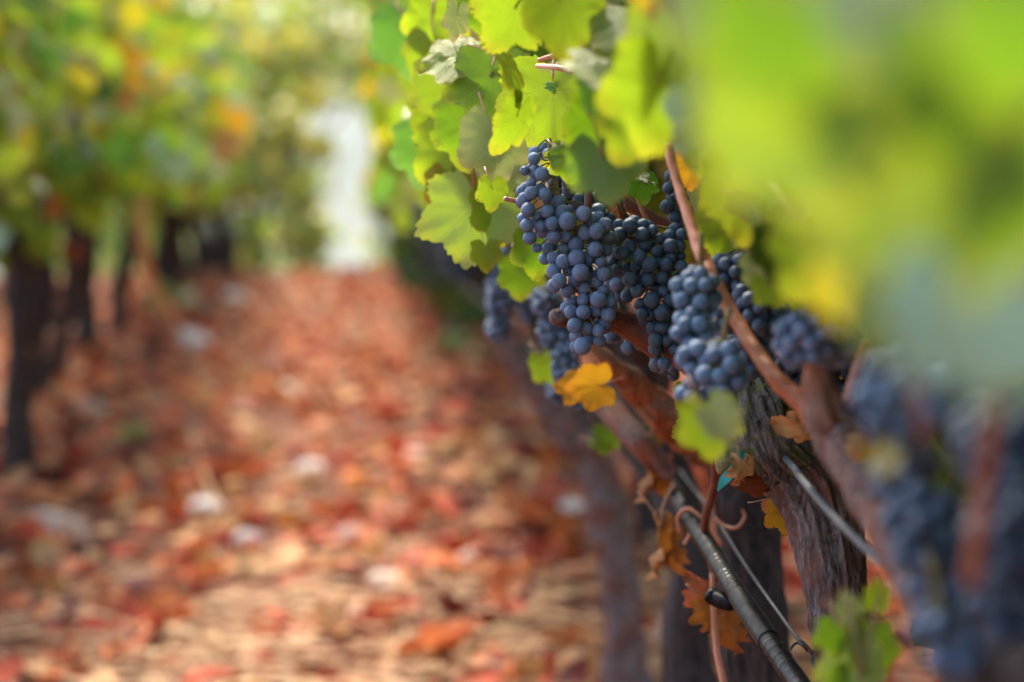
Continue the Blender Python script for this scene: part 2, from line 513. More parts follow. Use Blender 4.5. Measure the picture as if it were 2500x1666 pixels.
NEARV = [leaf_arrays(110, (0.2, 0.42, 0.64, 0.84, 0.93, 1.0), k, 0.14, 0.10 + 0.05 * (k % 3), 0.05 + 0.02 * (k % 2), 0.10 + 0.12 * (k % 4)) for k in range(6)]
MIDV = [leaf_arrays(22, (0.5, 1.0), k, 0.10, 0.18, 0.07, 0.2) for k in range(6)]
FARV = [leaf_arrays(10, (1.0,), k, 0.0, 0.2, 0.06, 0.2) for k in range(4)]
CURLV = [leaf_arrays(54, (0.2, 0.4, 0.6, 0.8, 1.0), k, 0.22, 0.45 + 0.25 * (k % 3), 0.34, 0.55) for k in range(6)]
LITV = [leaf_arrays(12, (0.5, 1.0), k, 0.0, 0.5 * (-1) ** k, 0.16, 0.4 * (k % 3 - 0.6)) for k in range(6)]

def petiole_arrays(length=0.9, r=0.022):
    pts = [(0, 0, 0), (0.03, -0.35 * length, -0.12), (0.05, -0.75 * length, -0.38), (0.0, -length, -0.62)]
    return tube_arrays(pts, [r, r, r, r * 1.5], 5, 6)

_leafcache = {}
def leaf_mesh(kind, k, style='near'):
    key = (kind, k, style)
    if key not in _leafcache:
        v, f, uv = {'near': NEARV, 'mid': MIDV, 'curl': CURLV}[style][k % 6]
        vs, fs, uvs, mi = v, f, uv, np.zeros(len(f), int)
        if style != 'mid':
            pv, pf = petiole_arrays()
            tri = []
            for t in pf:
                if t[2] == t[3]: tri.append(t[:3])
                else: tri.append((t[0], t[1], t[2])); tri.append((t[0], t[2], t[3]))
            vs = np.concatenate([v, pv]); fs = np.concatenate([f, np.array(tri) + len(v)])
            uvs = np.concatenate([uv, np.zeros((len(pv), 2))]); mi = np.concatenate([mi, np.ones(len(tri), int)])
        _leafcache[key] = mesh_np("leaf_" + kind, vs, fs, [M[kind], M['petiole'] if kind not in ('orange', 'brown', 'tan', 'salmon', 'red') else M['twig']], True, uvs, mi)
    return _leafcache[key]

def basis(tip, nrm):
    y = Vector(tip).normalized()
    z = Vector(nrm)
    z = (z - y * z.dot(y)).normalized()
    x = y.cross(z)
    return Matrix((x, y, z)).transposed()

def put_leaf(parent, pos, tip, nrm, size, kind, k=0, style='near', name='leaf', label=None, center=True, squash=1.0):
    B = basis(tip, nrm)
    pos = Vector(pos)
    if center:
        pos = pos - B @ Vector((0, 0.25 * size, 0))
    o = link(name, leaf_mesh(kind, k, style), parent)
    base = parent.location if parent is not None else Vector((0, 0, 0))
    o.matrix_local = Matrix.Translation(pos - base) @ B.to_4x4() @ Matrix.Diagonal((size * squash, size, size, 1))
    if label: o['label'] = label
    return o

def cam_dir(px, py):
    return (CM.translation - at(px, py, 2.0)).normalized()

CX = (CM.to_3x3() @ Vector((1, 0, 0))).normalized()
CY = (CM.to_3x3() @ Vector((0, 1, 0))).normalized()
CZ = (CM.to_3x3() @ Vector((0, 0, 1))).normalized()

def px_leaf(parent, px, py, lpx, d, tipdeg, kind, az=0, el=0, k=0, style='near', name='leaf', label=None, squash=1.0):
    """leaf centred at a place seen at px,py and depth d; tipdeg 0 = tip hangs down, + = swings right;
    az/el turn its upper face away from the viewer; az near 180 shows its underside"""
    size = lpx * d / F / 1.45
    a = R(tipdeg)
    tip = CX * math.sin(a) - CY * math.cos(a)
    n = CZ * math.cos(R(az)) * math.cos(R(el)) + CX * math.sin(R(az)) * math.cos(R(el)) + CY * math.sin(R(el))
    tip = tip + n * 0.0
    return put_leaf(parent, at(px, py, d), tip - CZ * 0.0, n, size, kind, k, style, name, label, squash=squash)

def joined_leaves(name, pos, rots, sizes, kinds, variants, mats, parent=None, kind_stuff=True):
    """many leaves as ONE mesh; pos (n,3), rots (n,3,3), kinds = material index per leaf"""
    pos = np.asarray(pos); rots = np.asarray(rots); sizes = np.asarray(sizes); kinds = np.asarray(kinds)
    base = np.array(parent.location) if parent is not None else np.zeros(3)
    V, Fc, UV, MI = [], [], [], []
    off = 0
    nv = len(variants)
    for vi in range(nv):
        sel = np.arange(len(pos)) % nv == vi
        if not sel.any(): continue
        v, f, uv = variants[vi]
        p, r, s, kd = pos[sel], rots[sel], sizes[sel], kinds[sel]
        w = np.einsum('nij,vj->nvi', r, v) * s[:, None, None] + p[:, None, :] - base
        n = len(p)
        V.append(w.reshape(-1, 3))
        Fc.append((f[None] + (np.arange(n) * len(v))[:, None, None] + off).reshape(-1, 3))
        UV.append(np.tile(uv, (n, 1)))
        MI.append(np.repeat(kd, len(f)))
        off += n * len(v)
    me = mesh_np(name, np.concatenate(V), np.concatenate(Fc), [M[m] for m in mats], True, np.concatenate(UV), np.concatenate(MI))
    o = link(name, me, parent)
    if kind_stuff: o['kind'] = 'stuff'
    return o

def npb(tip, nrm):
    return np.array(basis(tip, nrm))

# ------------------------------------------------------------------ ground and far land
def fbm(x, y, s=1.0):
    return noise.noise(Vector((x * s, y * s, 0.3)))

def ground_z(x, y):
    z = 0.0
    if y > 21:
        t = min(1.0, (y - 21) / 160.0)
        z -= 24 * (t * t * (3 - 2 * t)) + 1.2 * min(1, (y - 21) / 10)
    if y < 60:
        z += 0.03 * fbm(x, y, 1.3) + 0.022 * fbm(x, y, 4.1)
        z += 0.05 * math.exp(-((x - 0.46) / 0.28) ** 2) + 0.06 * math.exp(-((x + 1.15) / 0.35) ** 2)
    return z

def soil_mat():
    m, nt, bs, out = mat_new("soil")
    tc = nd(nt, "ShaderNodeTexCoord").outputs["Object"]
    n = noise_n(nt, 9, 8, 0.7, tc)
    n2 = noise_n(nt, 55, 4, 0.7, tc)
    c = ramp(nt, n, [(0.30, (.04, .014, .01)), (0.5, (.11, .04, .025)), (0.68, (.24, .11, .06))])
    c = mixc(nt, math_n(nt, 'MULTIPLY', n2, 0.4), c, (.10, .04, .025))
    nt.links.new(c, bs.inputs["Base Color"])
    bs.inputs["Roughness"].default_value = 0.95
    bs.inputs["Specular IOR Level"].default_value = 0.05
    bump(nt, n2, bs, 0.8, 0.01)
    return m
M['soil'] = soil_mat()

def land_mat():
    m, nt, bs, out = mat_new("valley_fields")
    tc = nd(nt, "ShaderNodeTexCoord").outputs["Object"]
    n = noise_n(nt, 0.012, 4, 0.6, tc)
    n2 = noise_n(nt, 0.2, 4, 0.6, tc)
    c = ramp(nt, n, [(0.35, (.02, .034, .030)), (0.5, (.035, .050, .042)), (0.65, (.06, .07, .06))])
    c = mixc(nt, math_n(nt, 'MULTIPLY', n2, 0.4), c, (.16, .18, .07))
    nt.links.new(c, bs.inputs["Base Color"])
    bs.inputs["Roughness"].default_value = 0.95
    return m
M['land'] = land_mat()

def grid_sheet(name, xs, ys, fz, mat, kind, label=None, cat=None):
    nx, ny = len(xs), len(ys)
    V = [(x, y, fz(x, y)) for y in ys for x in xs]
    Fc = [(j * nx + i, j * nx + i + 1, (j + 1) * nx + i + 1, (j + 1) * nx + i) for j in range(ny - 1) for i in range(nx - 1)]
    me = mesh_np(name, V, Fc, [mat])
    o = link(name, me)
    tag(o, label, cat, None, kind)
    return o

gx = list(np.linspace(-40, -4, 14)) + list(np.linspace(-3.8, 3.8, 90)) + list(np.linspace(4, 40, 14))
gy = list(np.linspace(-6, 1, 8)) + list(np.linspace(1.2, 26, 260)) + list(np.linspace(27, 60, 24))
grid_sheet("ground", gx, gy, ground_z, M['soil'], 'structure')

def far_z(x, y):
    z = ground_z(0, max(y, 61.0)) if y >= 60 else ground_z(0, 60) - 0.0
    if y < 60.5 and abs(x) < 39: z -= 0.02
    if y > 700:
        t = min(1, (y - 700) / 900.0)
        z += t * (66 + 16 * fbm(x, y, 0.0016) + 8 * fbm(x, y, 0.005))
    return z
fx = sorted(set(list(np.linspace(-1500, 1500, 61)) + [-40, 40]))
fy = [60] + list(np.linspace(75, 700, 30)) + list(np.linspace(740, 2600, 50))
grid_sheet("valley_terrain", fx, fy, far_z, M['land'], 'structure')

# ------------------------------------------------------------------ leaf litter
rng = random.Random(7)
def litter_xy():
    y = 2.0 + 20.5 * rng.random() ** 1.15
    x = rng.uniform(-2.3, 2.6) * (1.0 if y < 12 else 1.15)
    return x, y
LM = ['red', 'salmon', 'tan', 'brown', 'darkred', 'orange', 'rust']
def lit_kind(x, y):
    f = fbm(x * 1.0 + 9, y * 0.7, 1.1)
    g = fbm(x + 31, y * .8, 3.4)
    edge = min(1, abs(x + 0.35) / 1.0)  # litter colours darken outwards, painting in the shade of the rows
    w = [3.4, 2.2 - 0.8 * edge, 1.7 - 1.0 * edge, 1.0 + edge, 1.2 + 1.8 * edge, 0.9, 2.6]
    if f > 0.12: w[2] += 1.5
    if f < -0.1: w[0] += 1.5
    if g > .15: w[0] += 4; w[4] += 2.5
    if g < -.18: w[2] += 4; w[1] += 2
    if abs(g) < .06: w[6] += 4
    if x < -.75 or x > .95: w[4] += 1.6; w[0] += 1.5; w[2] *= .7  # deeper reds under the rows stand in for their shade
    if y > 9: w[4] *= 0.6; w[1] += 1.0; w[3] *= 0.7
    return rng.choices(range(7), w)[0]
pos, rots, sizes, kinds = [], [], [], []
for i in range(9500):
    x, y = litter_xy()
    thin = noise.noise(Vector((x * 3.1, y * 1.9, 8.0))) + .5 * noise.noise(Vector((x * 8, y * 6, 3.0)))
    if thin < -.08 and rng.random() < .85: continue
    tilt = Vector((rng.gauss(0, .6), rng.gauss(0, .6), 1)) if rng.random() < .8 else Vector((rng.gauss(0, 1), rng.gauss(0, 1), .5))
    a = rng.uniform(0, 6.28)
    if rng.random() < .45: tilt = -tilt
    rots.append(npb((math.cos(a), math.sin(a), 0.05), tilt))
    pos.append((x, y, ground_z(x, y) + rng.uniform(.004, .055)))
    sizes.append(rng.uniform(.028, .068) * (1.35 if rng.random() < .12 else 1)); kinds.append(lit_kind(x, y))
lit = joined_leaves("leaf_litter", pos, rots, sizes, kinds, LITV, LM)
tag(lit, "carpet of dry red and tan vine leaves over the aisle floor", "leaf litter", None, 'stuff')

_fl = 0
while _fl < 260:
    x, y = rng.uniform(-1.4, 1.6), 4.4 + 7.5 * rng.random() ** 1.5
    q = proj((x, y, 0.03))
    if not (20 < q[0] < 2480 and 700 < q[1] < 1660): continue
    a = rng.uniform(0, 6.28)
    n = Vector((rng.gauss(0, .45), rng.gauss(0, .45) - .1, 1))
    if rng.random() < .4: n = -n
    o = put_leaf(None, (x, y, ground_z(x, y) + rng.uniform(.03, .05)), (math.cos(a), math.sin(a), .1), n,
                 rng.uniform(.045, .075), LM[lit_kind(x, y)], rng.randrange(6), 'curl', 'fallen_leaf')
    tag(o, "dry curled vine leaf lying on the litter of the aisle", "fallen leaf", "loose fallen leaves on the aisle floor")
    _fl += 1

# straw
def prisms(n, fn):
    V, Fc = [], []
    for i in range(n):
        p, dvec, L_, r = fn(i)
        d = dvec.normalized()
        s = d.cross(Vector((0, 0, 1)))
        s = s.normalized() if s.length > 1e-3 else Vector((1, 0, 0))
        u = s.cross(d)
        o = len(V)
        mid = p + d * L_ * .5 + Vector((0, 0, rng.uniform(-.0, .08) * L_)) + s * rng.uniform(-.1, .1) * L_
        for c in (p, mid, p + d * L_):
            for k in range(3):
                a = k * 2.094
                V.append(c + s * math.cos(a) * r + u * math.sin(a) * r)
        for q in (0, 3):
            for k in range(3):
                k2 = (k + 1) % 3
                Fc.append((o + q + k, o + q + k2, o + q + 3 + k2, o + q + 3 + k))
    return mesh_np("straw", [tuple(v) for v in V], Fc, [M['straw']])
def straw_fn(i):
    x, y = litter_xy()
    if i % 7 == 0: x, y = rng.gauss(.1, .5), rng.uniform(4.3, 5.6)
    a = rng.gauss(0, .7) if rng.random() < .5 else rng.uniform(0, 6.28)
    return Vector((x, y, ground_z(x, y) + rng.uniform(.02, .055))), Vector((math.cos(a), math.sin(a), rng.gauss(0, .08))), rng.uniform(.05, .26), rng.uniform(.001, .003)
st = link("dry_straw", prisms(4200, straw_fn))
tag(st, "thin dry straw stems scattered through the fallen leaves", "straw", None, 'stuff')

def stem_thing(name, pts, radii, mat, label, cat, seg=6, nlen=24):
    v, f = tube_arrays(pts, radii, seg, nlen)
    o = build(name, [(v, f)], mat, None, True, pts[0])
    return tag(o, label, cat)

def gp(px, py, h): 
    p = at_ground(px, py, h); return tuple(p)
stem_thing("dry_stem", [gp(60, 1445, .05), gp(220, 1490, .06), gp(420, 1560, .04)], [.004, .0035, .003], M['straw'],
           "long dry straw stem lying slantwise at the lower left of the aisle", "dry stem")
stem_thing("dry_stem", [gp(560, 1625, .05), gp(760, 1612, .055), gp(1000, 1640, .05), gp(1300, 1620, .04)], [.0035] * 4, M['straw'],
           "long pale straw stem lying across the aisle at the bottom centre", "dry stem")
stem_thing("dry_stem", [gp(1180, 1662, .05), gp(1400, 1640, .055), gp(1700, 1610, .05)], [.0045] * 3, M['straw'],
           "thick pale straw stem lying beside the trunks at the bottom of the aisle", "dry stem")
stem_thing("dry_stem", [gp(470, 1060, .03), gp(500, 1160, .06), gp(560, 1290, .04)], [.004] * 3, M['straw'],
           "thin tan stem standing slantwise out of the litter on the left of the aisle", "dry stem")

# stones
def rock_mesh(seed, mat):
    bm = bmesh.new()
    bmesh.ops.create_icosphere(bm, subdivisions=3, radius=1)
    for v in bm.verts:
        n = noise.noise(v.co * .9 + Vector((seed * 3.7, 0, 0))) * .35 + noise.noise(v.co * 2.4 + Vector((seed, 5, 0))) * .14
        v.co *= 1 + n
    me = bpy.data.meshes.new("stone"); bm.to_mesh(me); bm.free()
    me.polygons.foreach_set("use_smooth", [True] * len(me.polygons))
    me.materials.append(mat)
    return me
stones = [
    (945, 1422, 50, 26, 'stone_white', "flat bright white stone right of the aisle centre, nearest the dark stem shadow"),
    (1165, 1378, 58, 34, 'stone_white', "pale pinkish white stone lying right of the flat white stone"),
    (1640, 1558, 44, 62, 'stone_white', "upright pale stone lump at the foot of the third trunk"),
    (1400, 1255, 52, 30, 'stone_white', "white stone lying left of the hanging orange leaves"),
    (330, 1578, 26, 24, 'stone_grey', "small bluish grey stone at the lower left edge of the aisle"),
    (460, 755, 52, 30, 'stone_brown', "large beige stone far up the left side of the aisle"),
    (465, 850, 46, 42, 'stone_white', "rounded pinkish stone beside the left row, halfway up the aisle"),
    (212, 1025, 56, 44, 'stone_brown', "rounded light stone at the foot of the second left trunk"),
    (120, 1330, 120, 62, 'stone_brown', "big flat brown stone below the nearest left trunk"),
    (605, 1325, 42, 26, 'stone_grey', "grey stone among red leaves left of the aisle centre"),
    (500, 1245, 48, 24, 'stone_white', "low pale stone slab left of the aisle centre"),
    (850, 1320, 56, 32, 'stone_brown', "sandy coloured stone in the middle of the aisle"),
    (870, 1510, 52, 18, 'stone_grey', "thin grey stone in the straw at the lower aisle"),
    (1300, 1010, 40, 26, 'stone_white', "pale stone on the right side, far up the aisle"),
    (575, 735, 42, 22, 'stone_white', "small light stone at the far end of the aisle on the left"),
]
stones += [
    (700, 960, 34, 20, 'stone_white', "small pale stone in the middle of the aisle, left of the green weed"),
    (1010, 1120, 44, 22, 'stone_white', "pale pink stone in the middle distance of the aisle, right of centre"),
    (760, 1150, 40, 24, 'stone_white', "pinkish white stone near the middle of the aisle"),
    (600, 1010, 34, 20, 'stone_brown', "small sandy stone left of the middle of the aisle"),
    (1280, 1370, 46, 24, 'stone_white', "low pale stone right of the pinkish white one, nearer the trunks"),
    (1050, 1560, 52, 24, 'stone_brown', "sandy stone in the straw at the bottom centre"),
]
for i, (px, py, rx, rz, mk, lab) in enumerate(stones):
    p = at_ground(px, py, 0.02)
    d = (CMI @ p).z * -1
    o = link("stone", rock_mesh(i, M[mk]), None, (p.x, p.y, 0.02))
    o.scale = (rx * d / F, (rx + rz) * .5 * d / F * 1.2, rz * d / F * 1.1)
    o.rotation_euler = (0, 0, i * 1.3)
    tag(o, lab, "stone", "stones in the aisle")

def weed(px, py, h, label, kinds_, n=10, seed=1):
    r = random.Random(seed)
    p = at_ground(px, py, 0.0)
    root = empty("weed", p, label, "weed", "green weeds in the aisle")
    for i in range(n):
        a = r.uniform(0, 6.28); rr = r.uniform(.2, 1) * h * .9
        tip = Vector((math.cos(a), math.sin(a), r.uniform(-.3, .3)))
        pos = p + Vector((math.cos(a) * rr * .8, math.sin(a) * rr * .8, h * r.uniform(.3, 1)))
        put_leaf(root, pos, tip, (r.gauss(0, .4), -.6 + r.gauss(0, .4), 1), h * r.uniform(.35, .6), r.choice(kinds_), i, 'mid', 'leaf')
    tubes = []
    for i in range(4):
        a = r.uniform(0, 6.28)
        tubes.append(tube_arrays([tuple(p), tuple(p + Vector((math.cos(a) * h * .2, math.sin(a) * h * .2, h * .5))), tuple(p + Vector((math.cos(a) * h * .5, math.sin(a) * h * .5, h * .9)))], [.004, .003, .002], 5, 8))
    build("stem", tubes, M['stalk'], root)
weed(1125, 900, .16, "pale green leafy weed growing in the red aisle by the right row", ['teal', 'pale', 'teal'], 12, 3)
weed(430, 780, .22, "green weed growing at the foot of the far left vines", ['green', 'lime', 'pale'], 12, 5)
weed(330, 1090, .08, "low olive weed beside the second left trunk", ['green', 'lime'], 7, 8)

# ------------------------------------------------------------------ vines
vines = {}
def new_vine(key, base, label, group):
    root = empty("grapevine", (base[0], base[1], ground_z(base[0], base[1])), label, "grapevine", group)
    vines[key] = root
    return root

def row_leaf_frame(r, side, droop=1.0):
    """random tip and upper-face directions for a leaf on the side of a row (side = -1: faces the aisle at -x)"""
    n = Vector((side * r.uniform(-.2, 1.2), r.gauss(-.25, .6), r.uniform(.0, 1.1)))
    tip = Vector((side * r.gauss(.1, .45), r.gauss(0, .45), -droop * r.uniform(.4, 1.2)))
    return tip, n

YM = [(0, 0), (860, 330), (900, 420), (960, 470), (1010, 470), (1080, 560), (1150, 640), (1200, 640), (1255, 560), (1262, 400), (1300, 368), (1400, 372), (1440, 470), (1500, 470), (1560, 430),
      (1620, 380), (1680, 560), (1760, 640), (1850, 720), (1950, 740), (2020, 760), (2080, 840), (2150, 880), (2300, 980), (2500, 1010), (9000, 1010)]
def ymax(px):
    for (x0, y0), (x1, y1) in zip(YM, YM[1:]):
        if x0 <= px < x1:
            return y0 + (y1 - y0) * (px - x0) / (x1 - x0)
    return 2000

# ---- right row, vine with the sharp trunk
G_R = "grapevines of the right-hand row"
G_L = "grapevines of the left-hand row"
v1 = new_vine('r1', (at(2140, 2860, 2.08).x, 2.03), "gnarled grapevine with the sharp grey peeling trunk behind the green sprout", G_R)
pts, rad = P4([(2140, 2860, 2.08, 130), (2105, 2200, 2.08, 95), (2072, 1700, 2.08, 70), (2060, 1590, 2.08, 64), (2046, 1490, 2.09, 66), (2032, 1380, 2.10, 70), (2016, 1280, 2.11, 76), (1985, 1205, 2.12, 84), (1945, 1145, 2.12, 80)])
build("trunk", [tube_arrays(pts, rad, 120, 380, 0.20, 0.24, 3, 4.5)], M['bark'], v1)
pts, rad = P4([(1985, 1190, 2.13, 60), (1925, 1130, 2.12, 80), (1880, 1085, 2.11, 84), (1850, 1030, 2.11, 82), (1835, 975, 2.12, 66), (1825, 930, 2.13, 45), (1820, 900, 2.14, 22)])
build("cordon_head", [tube_arrays(pts, rad, 96, 150, 0.30, 0.32, 11, 2.6)], M['bark_moss'], v1)
pts, rad = P4([(1860, 1000, 2.14, 40), (1760, 930, 2.16, 34), (1680, 880, 2.17, 32), (1600, 835, 2.17, 34), (1530, 795, 2.17, 30), (1470, 775, 2.16, 26), (1410, 778, 2.14, 22), (1362, 778, 2.13, 17)])
build("arm", [tube_arrays(pts, rad, 48, 130, 0.14, 0.2, 5, 5.0)], M['cane_dark'], v1)
pts, rad = P4([(1378, 778, 2.125, 15), (1362, 776, 2.12, 19), (1350, 778, 2.118, 16), (1344, 780, 2.117, 8)])
build("cut_end", [tube_arrays(pts, rad, 20, 12, 0.3, 0.3, 9, 2.0)], M['bark'], v1)
# mossy stub with its pink bud, left of the head
pts, rad = P4([(1830, 1120, 2.12, 44), (1795, 1112, 2.10, 38), (1770, 1130, 2.09, 26), (1757, 1152, 2.085, 11)])
build("spur", [tube_arrays(pts, rad, 32, 50, 0.2, 0.35, 21, 2.0)], simple_mat("moss_on_spur", (.30, .28, .08), 0.9, 220, 0.5, (.16, .10, .07), 0.9, 0.002), v1)
# smaller canes of this vine
cl = [
    ([(1441, 400, 2.13, 9), (1437, 470, 2.12, 10), (1432, 530, 2.11, 9), (1428, 560, 2.12, 8)], 'cane_dark'),
    ([(1505, 470, 2.16, 7), (1520, 520, 2.16, 8), (1530, 560, 2.17, 8)], 'cane_dark'),
    ([(1545, 440, 2.2, 5), (1565, 505, 2.2, 6), (1585, 550, 2.2, 6)], 'petiole'),
    ([(1500, 480, 2.3, 14), (1590, 530, 2.3, 14), (1680, 570, 2.3, 14)], 'cane_dark'),
    ([(1232, 486, 2.13, 6), (1262, 492, 2.14, 6), (1300, 505, 2.2, 6)], 'petiole'),
    ([(1316, 148, 2.10, 6), (1365, 132, 2.08, 7), (1390, 118, 2.07, 6)], 'petiole'),
    ([(1312, 162, 2.10, 6), (1360, 166, 2.06, 7), (1396, 176, 2.05, 6)], 'petiole'),
]
for l_, mk in cl:
    pts, rad = P4(l_)
    build("cane", [tube_arrays(pts, rad, 10, 24, 0.05, 0.1, len(l_))], M[mk], v1)

# ---- nearer leaning vine whose orange cane crosses the bunches
v0 = new_vine('r0', (at(2560, 1500, 1.3).x, 1.28), "nearer blurred vine whose pinkish trunk leans across and carries the long orange cane", G_R)
pts, rad = P4([(2700, 4600, 1.35, 100), (2620, 2600, 1.34, 85), (2480, 1850, 1.36, 62), (2340, 1600, 1.42, 54), (2260, 1440, 1.48, 58), (2180, 1290, 1.56, 62), (2105, 1150, 1.64, 66), (2040, 1060, 1.70, 56), (2005, 980, 1.73, 46), (1995, 900, 1.75, 34)])
build("trunk", [tube_arrays(pts, rad, 48, 120, 0.14, 0.25, 8, 5.0)], M['bark_pink'], v0)
pts, rad = P4([(1630, 355, 1.92, 11), (1655, 450, 1.90, 12), (1690, 560, 1.87, 13), (1712, 628, 1.85, 15), (1722, 645, 1.85, 19), (1735, 668, 1.84, 16), (1790, 770, 1.82, 16), (1850, 865, 1.79, 18), (1900, 930, 1.77, 21), (1950, 975, 1.76, 24), (1990, 1020, 1.75, 28)])
build("cane", [tube_arrays(pts, rad, 24, 160, 0.10, 0.22, 4, 12)], M['cane'], v0)
pts, rad = P4([(1925, 960, 1.76, 12), (1880, 900, 1.80, 9), (1865, 880, 1.82, 6)])
build("spur", [tube_arrays(pts, rad, 10, 14, 0.05, 0.1, 2)], M['cane'], v0)
pts, rad = P4([(2110, 840, 1.68, 11), (2085, 920, 1.70, 12), (2060, 1000, 1.72, 14)])
build("cane", [tube_arrays(pts, rad, 12, 20, 0.05, 0.1, 6)], M['cane'], v0)
pts, rad = P4([(1985, 850, 1.66, 24), (1993, 940, 1.67, 30), (2010, 1040, 1.68, 38)])
build("cane", [tube_arrays(pts, rad, 40, 90, 0.20, 0.30, 7, 5.0)], M['bark_orange'], v0)

# ---- nearest vine at the right edge of the picture
vn = new_vine('rn', (at(2900, 1700, 1.0).x, 0.95), "nearest vine at the right edge with big blurred leaves and drooping dark bunches", G_R)
pts, rad = P4([(3300, 6100, 1.0, 190), (3150, 3600, 1.0, 150), (2950, 1950, 1.0, 180), (2700, 1700, 1.10, 190), (2500, 1640, 1.2, 180), (2400, 1600, 1.26, 120), (2350, 1580, 1.28, 60)])
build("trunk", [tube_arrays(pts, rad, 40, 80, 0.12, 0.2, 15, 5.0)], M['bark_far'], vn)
for l_ in ([(2450, 860, .95, 15), (2420, 1050, .96, 17), (2400, 1200, .98, 19), (2370, 1420, 1.0, 22)],
           [(2215, 840, 1.0, 10), (2235, 960, 1.0, 11), (2260, 1080, 1.0, 11)],
           [(2630, 900, 1.05, 14), (2610, 1200, 1.06, 16), (2580, 1500, 1.08, 20)]):
    pts, rad = P4(l_)
    build("cane", [tube_arrays(pts, rad, 12, 24, 0.05, 0.1, 9)], M['cane_mid'], vn)

# ---- next vines of the right row
v2 = new_vine('r2', (at(1860, 1700, 2.62).x, 2.58), "grapevine with dark trunk directly left of the sharp trunk, behind the hose", G_R)
pts, rad = P4([(1890, 2600, 2.62, 110), (1880, 2000, 2.62, 90), (1850, 1660, 2.62, 82), (1840, 1500, 2.62, 76), (1830, 1350, 2.64, 70), (1815, 1200, 2.66, 68), (1790, 1120, 2.68, 64), (1760, 1060, 2.7, 60)])
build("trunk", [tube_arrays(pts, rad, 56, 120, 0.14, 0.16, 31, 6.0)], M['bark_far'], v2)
pts, rad = P4([(1780, 1160, 2.68, 44), (1720, 1100, 2.66, 46), (1650, 1045, 2.62, 50), (1590, 985, 2.58, 46), (1530, 925, 2.55, 36), (1480, 875, 2.52, 22), (1440, 840, 2.5, 15), (1400, 815, 2.5, 11)])
build("arm", [tube_arrays(pts, [q * .82 for q in rad], 48, 160, 0.22, 0.34, 33, 5.0)], M['bark_orange'], v2)
pts, rad = P4([(1640, 1160, 2.7, 24), (1560, 1080, 2.7, 30), (1500, 1010, 2.75, 32), (1440, 940, 2.8, 30), (1400, 900, 2.85, 22)])
build("arm", [tube_arrays(pts, rad, 24, 60, 0.1, 0.2, 35, 5.0)], M['bark_pink'], v2)
pts, rad = P4([(1740, 1080, 2.3, 10), (1745, 1180, 2.35, 11), (1720, 1290, 2.4, 11), (1748, 1420, 2.4, 10)])
build("cane", [tube_arrays(pts, rad, 12, 30, 0.05, 0.1, 36)], M['cane_dark'], v2)

v3 = new_vine('r3', (at(1690, 1700, 3.15).x, 3.1), "third trunk of the right row, dark and blurred left of the hanging orange leaves", G_R)
pts, rad = P4([(1730, 2360, 3.15, 90), (1700, 1900, 3.15, 78), (1680, 1600, 3.15, 60), (1690, 1400, 3.15, 52), (1660, 1250, 3.2, 54), (1610, 1130, 3.25, 60), (1560, 1040, 3.3, 64), (1540, 940, 3.35, 60)])
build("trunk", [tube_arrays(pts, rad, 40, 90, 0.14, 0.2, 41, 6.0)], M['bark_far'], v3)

v4 = new_vine('r4', (at(1520, 1500, 4.1).x, 4.05), "blurred pinkish grey trunk of the right row left of the third trunk", G_R)
pts, rad = P4([(1545, 1900, 4.1, 58), (1525, 1600, 4.1, 44), (1512, 1420, 4.1, 38), (1480, 1240, 4.1, 46), (1452, 1130, 4.1, 40), (1400, 1050, 4.1, 50), (1330, 960, 4.1, 36), (1270, 880, 4.1, 36), (1240, 800, 4.1, 28)])
build("trunk", [tube_arrays(pts, rad, 40, 120, 0.26, 0.45, 43, 3.0)], M['bark'], v4)

def gen_vine(key, x, y, label, group, seed, th=0.62, r0=.04, mat='bark_far', arms=True):
    r = random.Random(seed)
    root = new_vine(key, (x, y), label, group)
    b = root.location
    lean = r.uniform(-.14, .14)
    P = [(x, y, -.05), (x + lean * .2, y + r.uniform(-.03, .03), th * .33), (x + lean * .8, y + r.uniform(-.05, .05), th * .66), (x + lean, y, th)]
    tr = [tube_arrays(P, [r0 * 1.2, r0 * .85, r0 * .9, r0 * 1.6], 18, 30, .14, .5, seed, 3.0)]
    build("trunk", tr, M[mat], root)
    if arms:
        for s in (-1, 1):
            h = Vector(P[-1])
            A = [tuple(h), tuple(h + Vector((r.uniform(-.05, .05), s * .2, .08))), tuple(h + Vector((r.uniform(-.08, .08), s * .45, .12 + r.uniform(0, .1))))]
            build("arm", [tube_arrays(A, [r0 * 1.1, r0 * .7, r0 * .5], 10, 12, .12, .25, seed + s, 4.0)], M[mat], root)
        cs = []
        for i in range(6):
            h = Vector((x + lean, y + r.uniform(-.45, .45), th + .12))
            e = h + Vector((r.uniform(-.25, .25), r.uniform(-.1, .1), r.uniform(.6, 1.05)))
            mid = (h + e) / 2 + Vector((r.uniform(-.05, .05), 0, 0))
            build("cane", [tube_arrays([tuple(h), tuple(mid), tuple(e)], [.006, .005, .003], 6, 8)], M['cane'], root)
    return root

far_r = [5.2, 6.2, 7.3, 8.4, 9.6, 10.8, 12.0, 13.3, 14.6, 16.0, 17.5, 19.0, 20.6, 22.2]
for i, y in enumerate(far_r):
    gen_vine('fr%d' % i, (.78 if y < 15 else .78 - .3 * min(1, (y - 15) / 4)) + .03 * math.sin(i * 2.1), y, "blurred grapevine far up the right-hand row, under its green canopy", G_R, 200 + i, r0=.04 if y < 14 else .075)

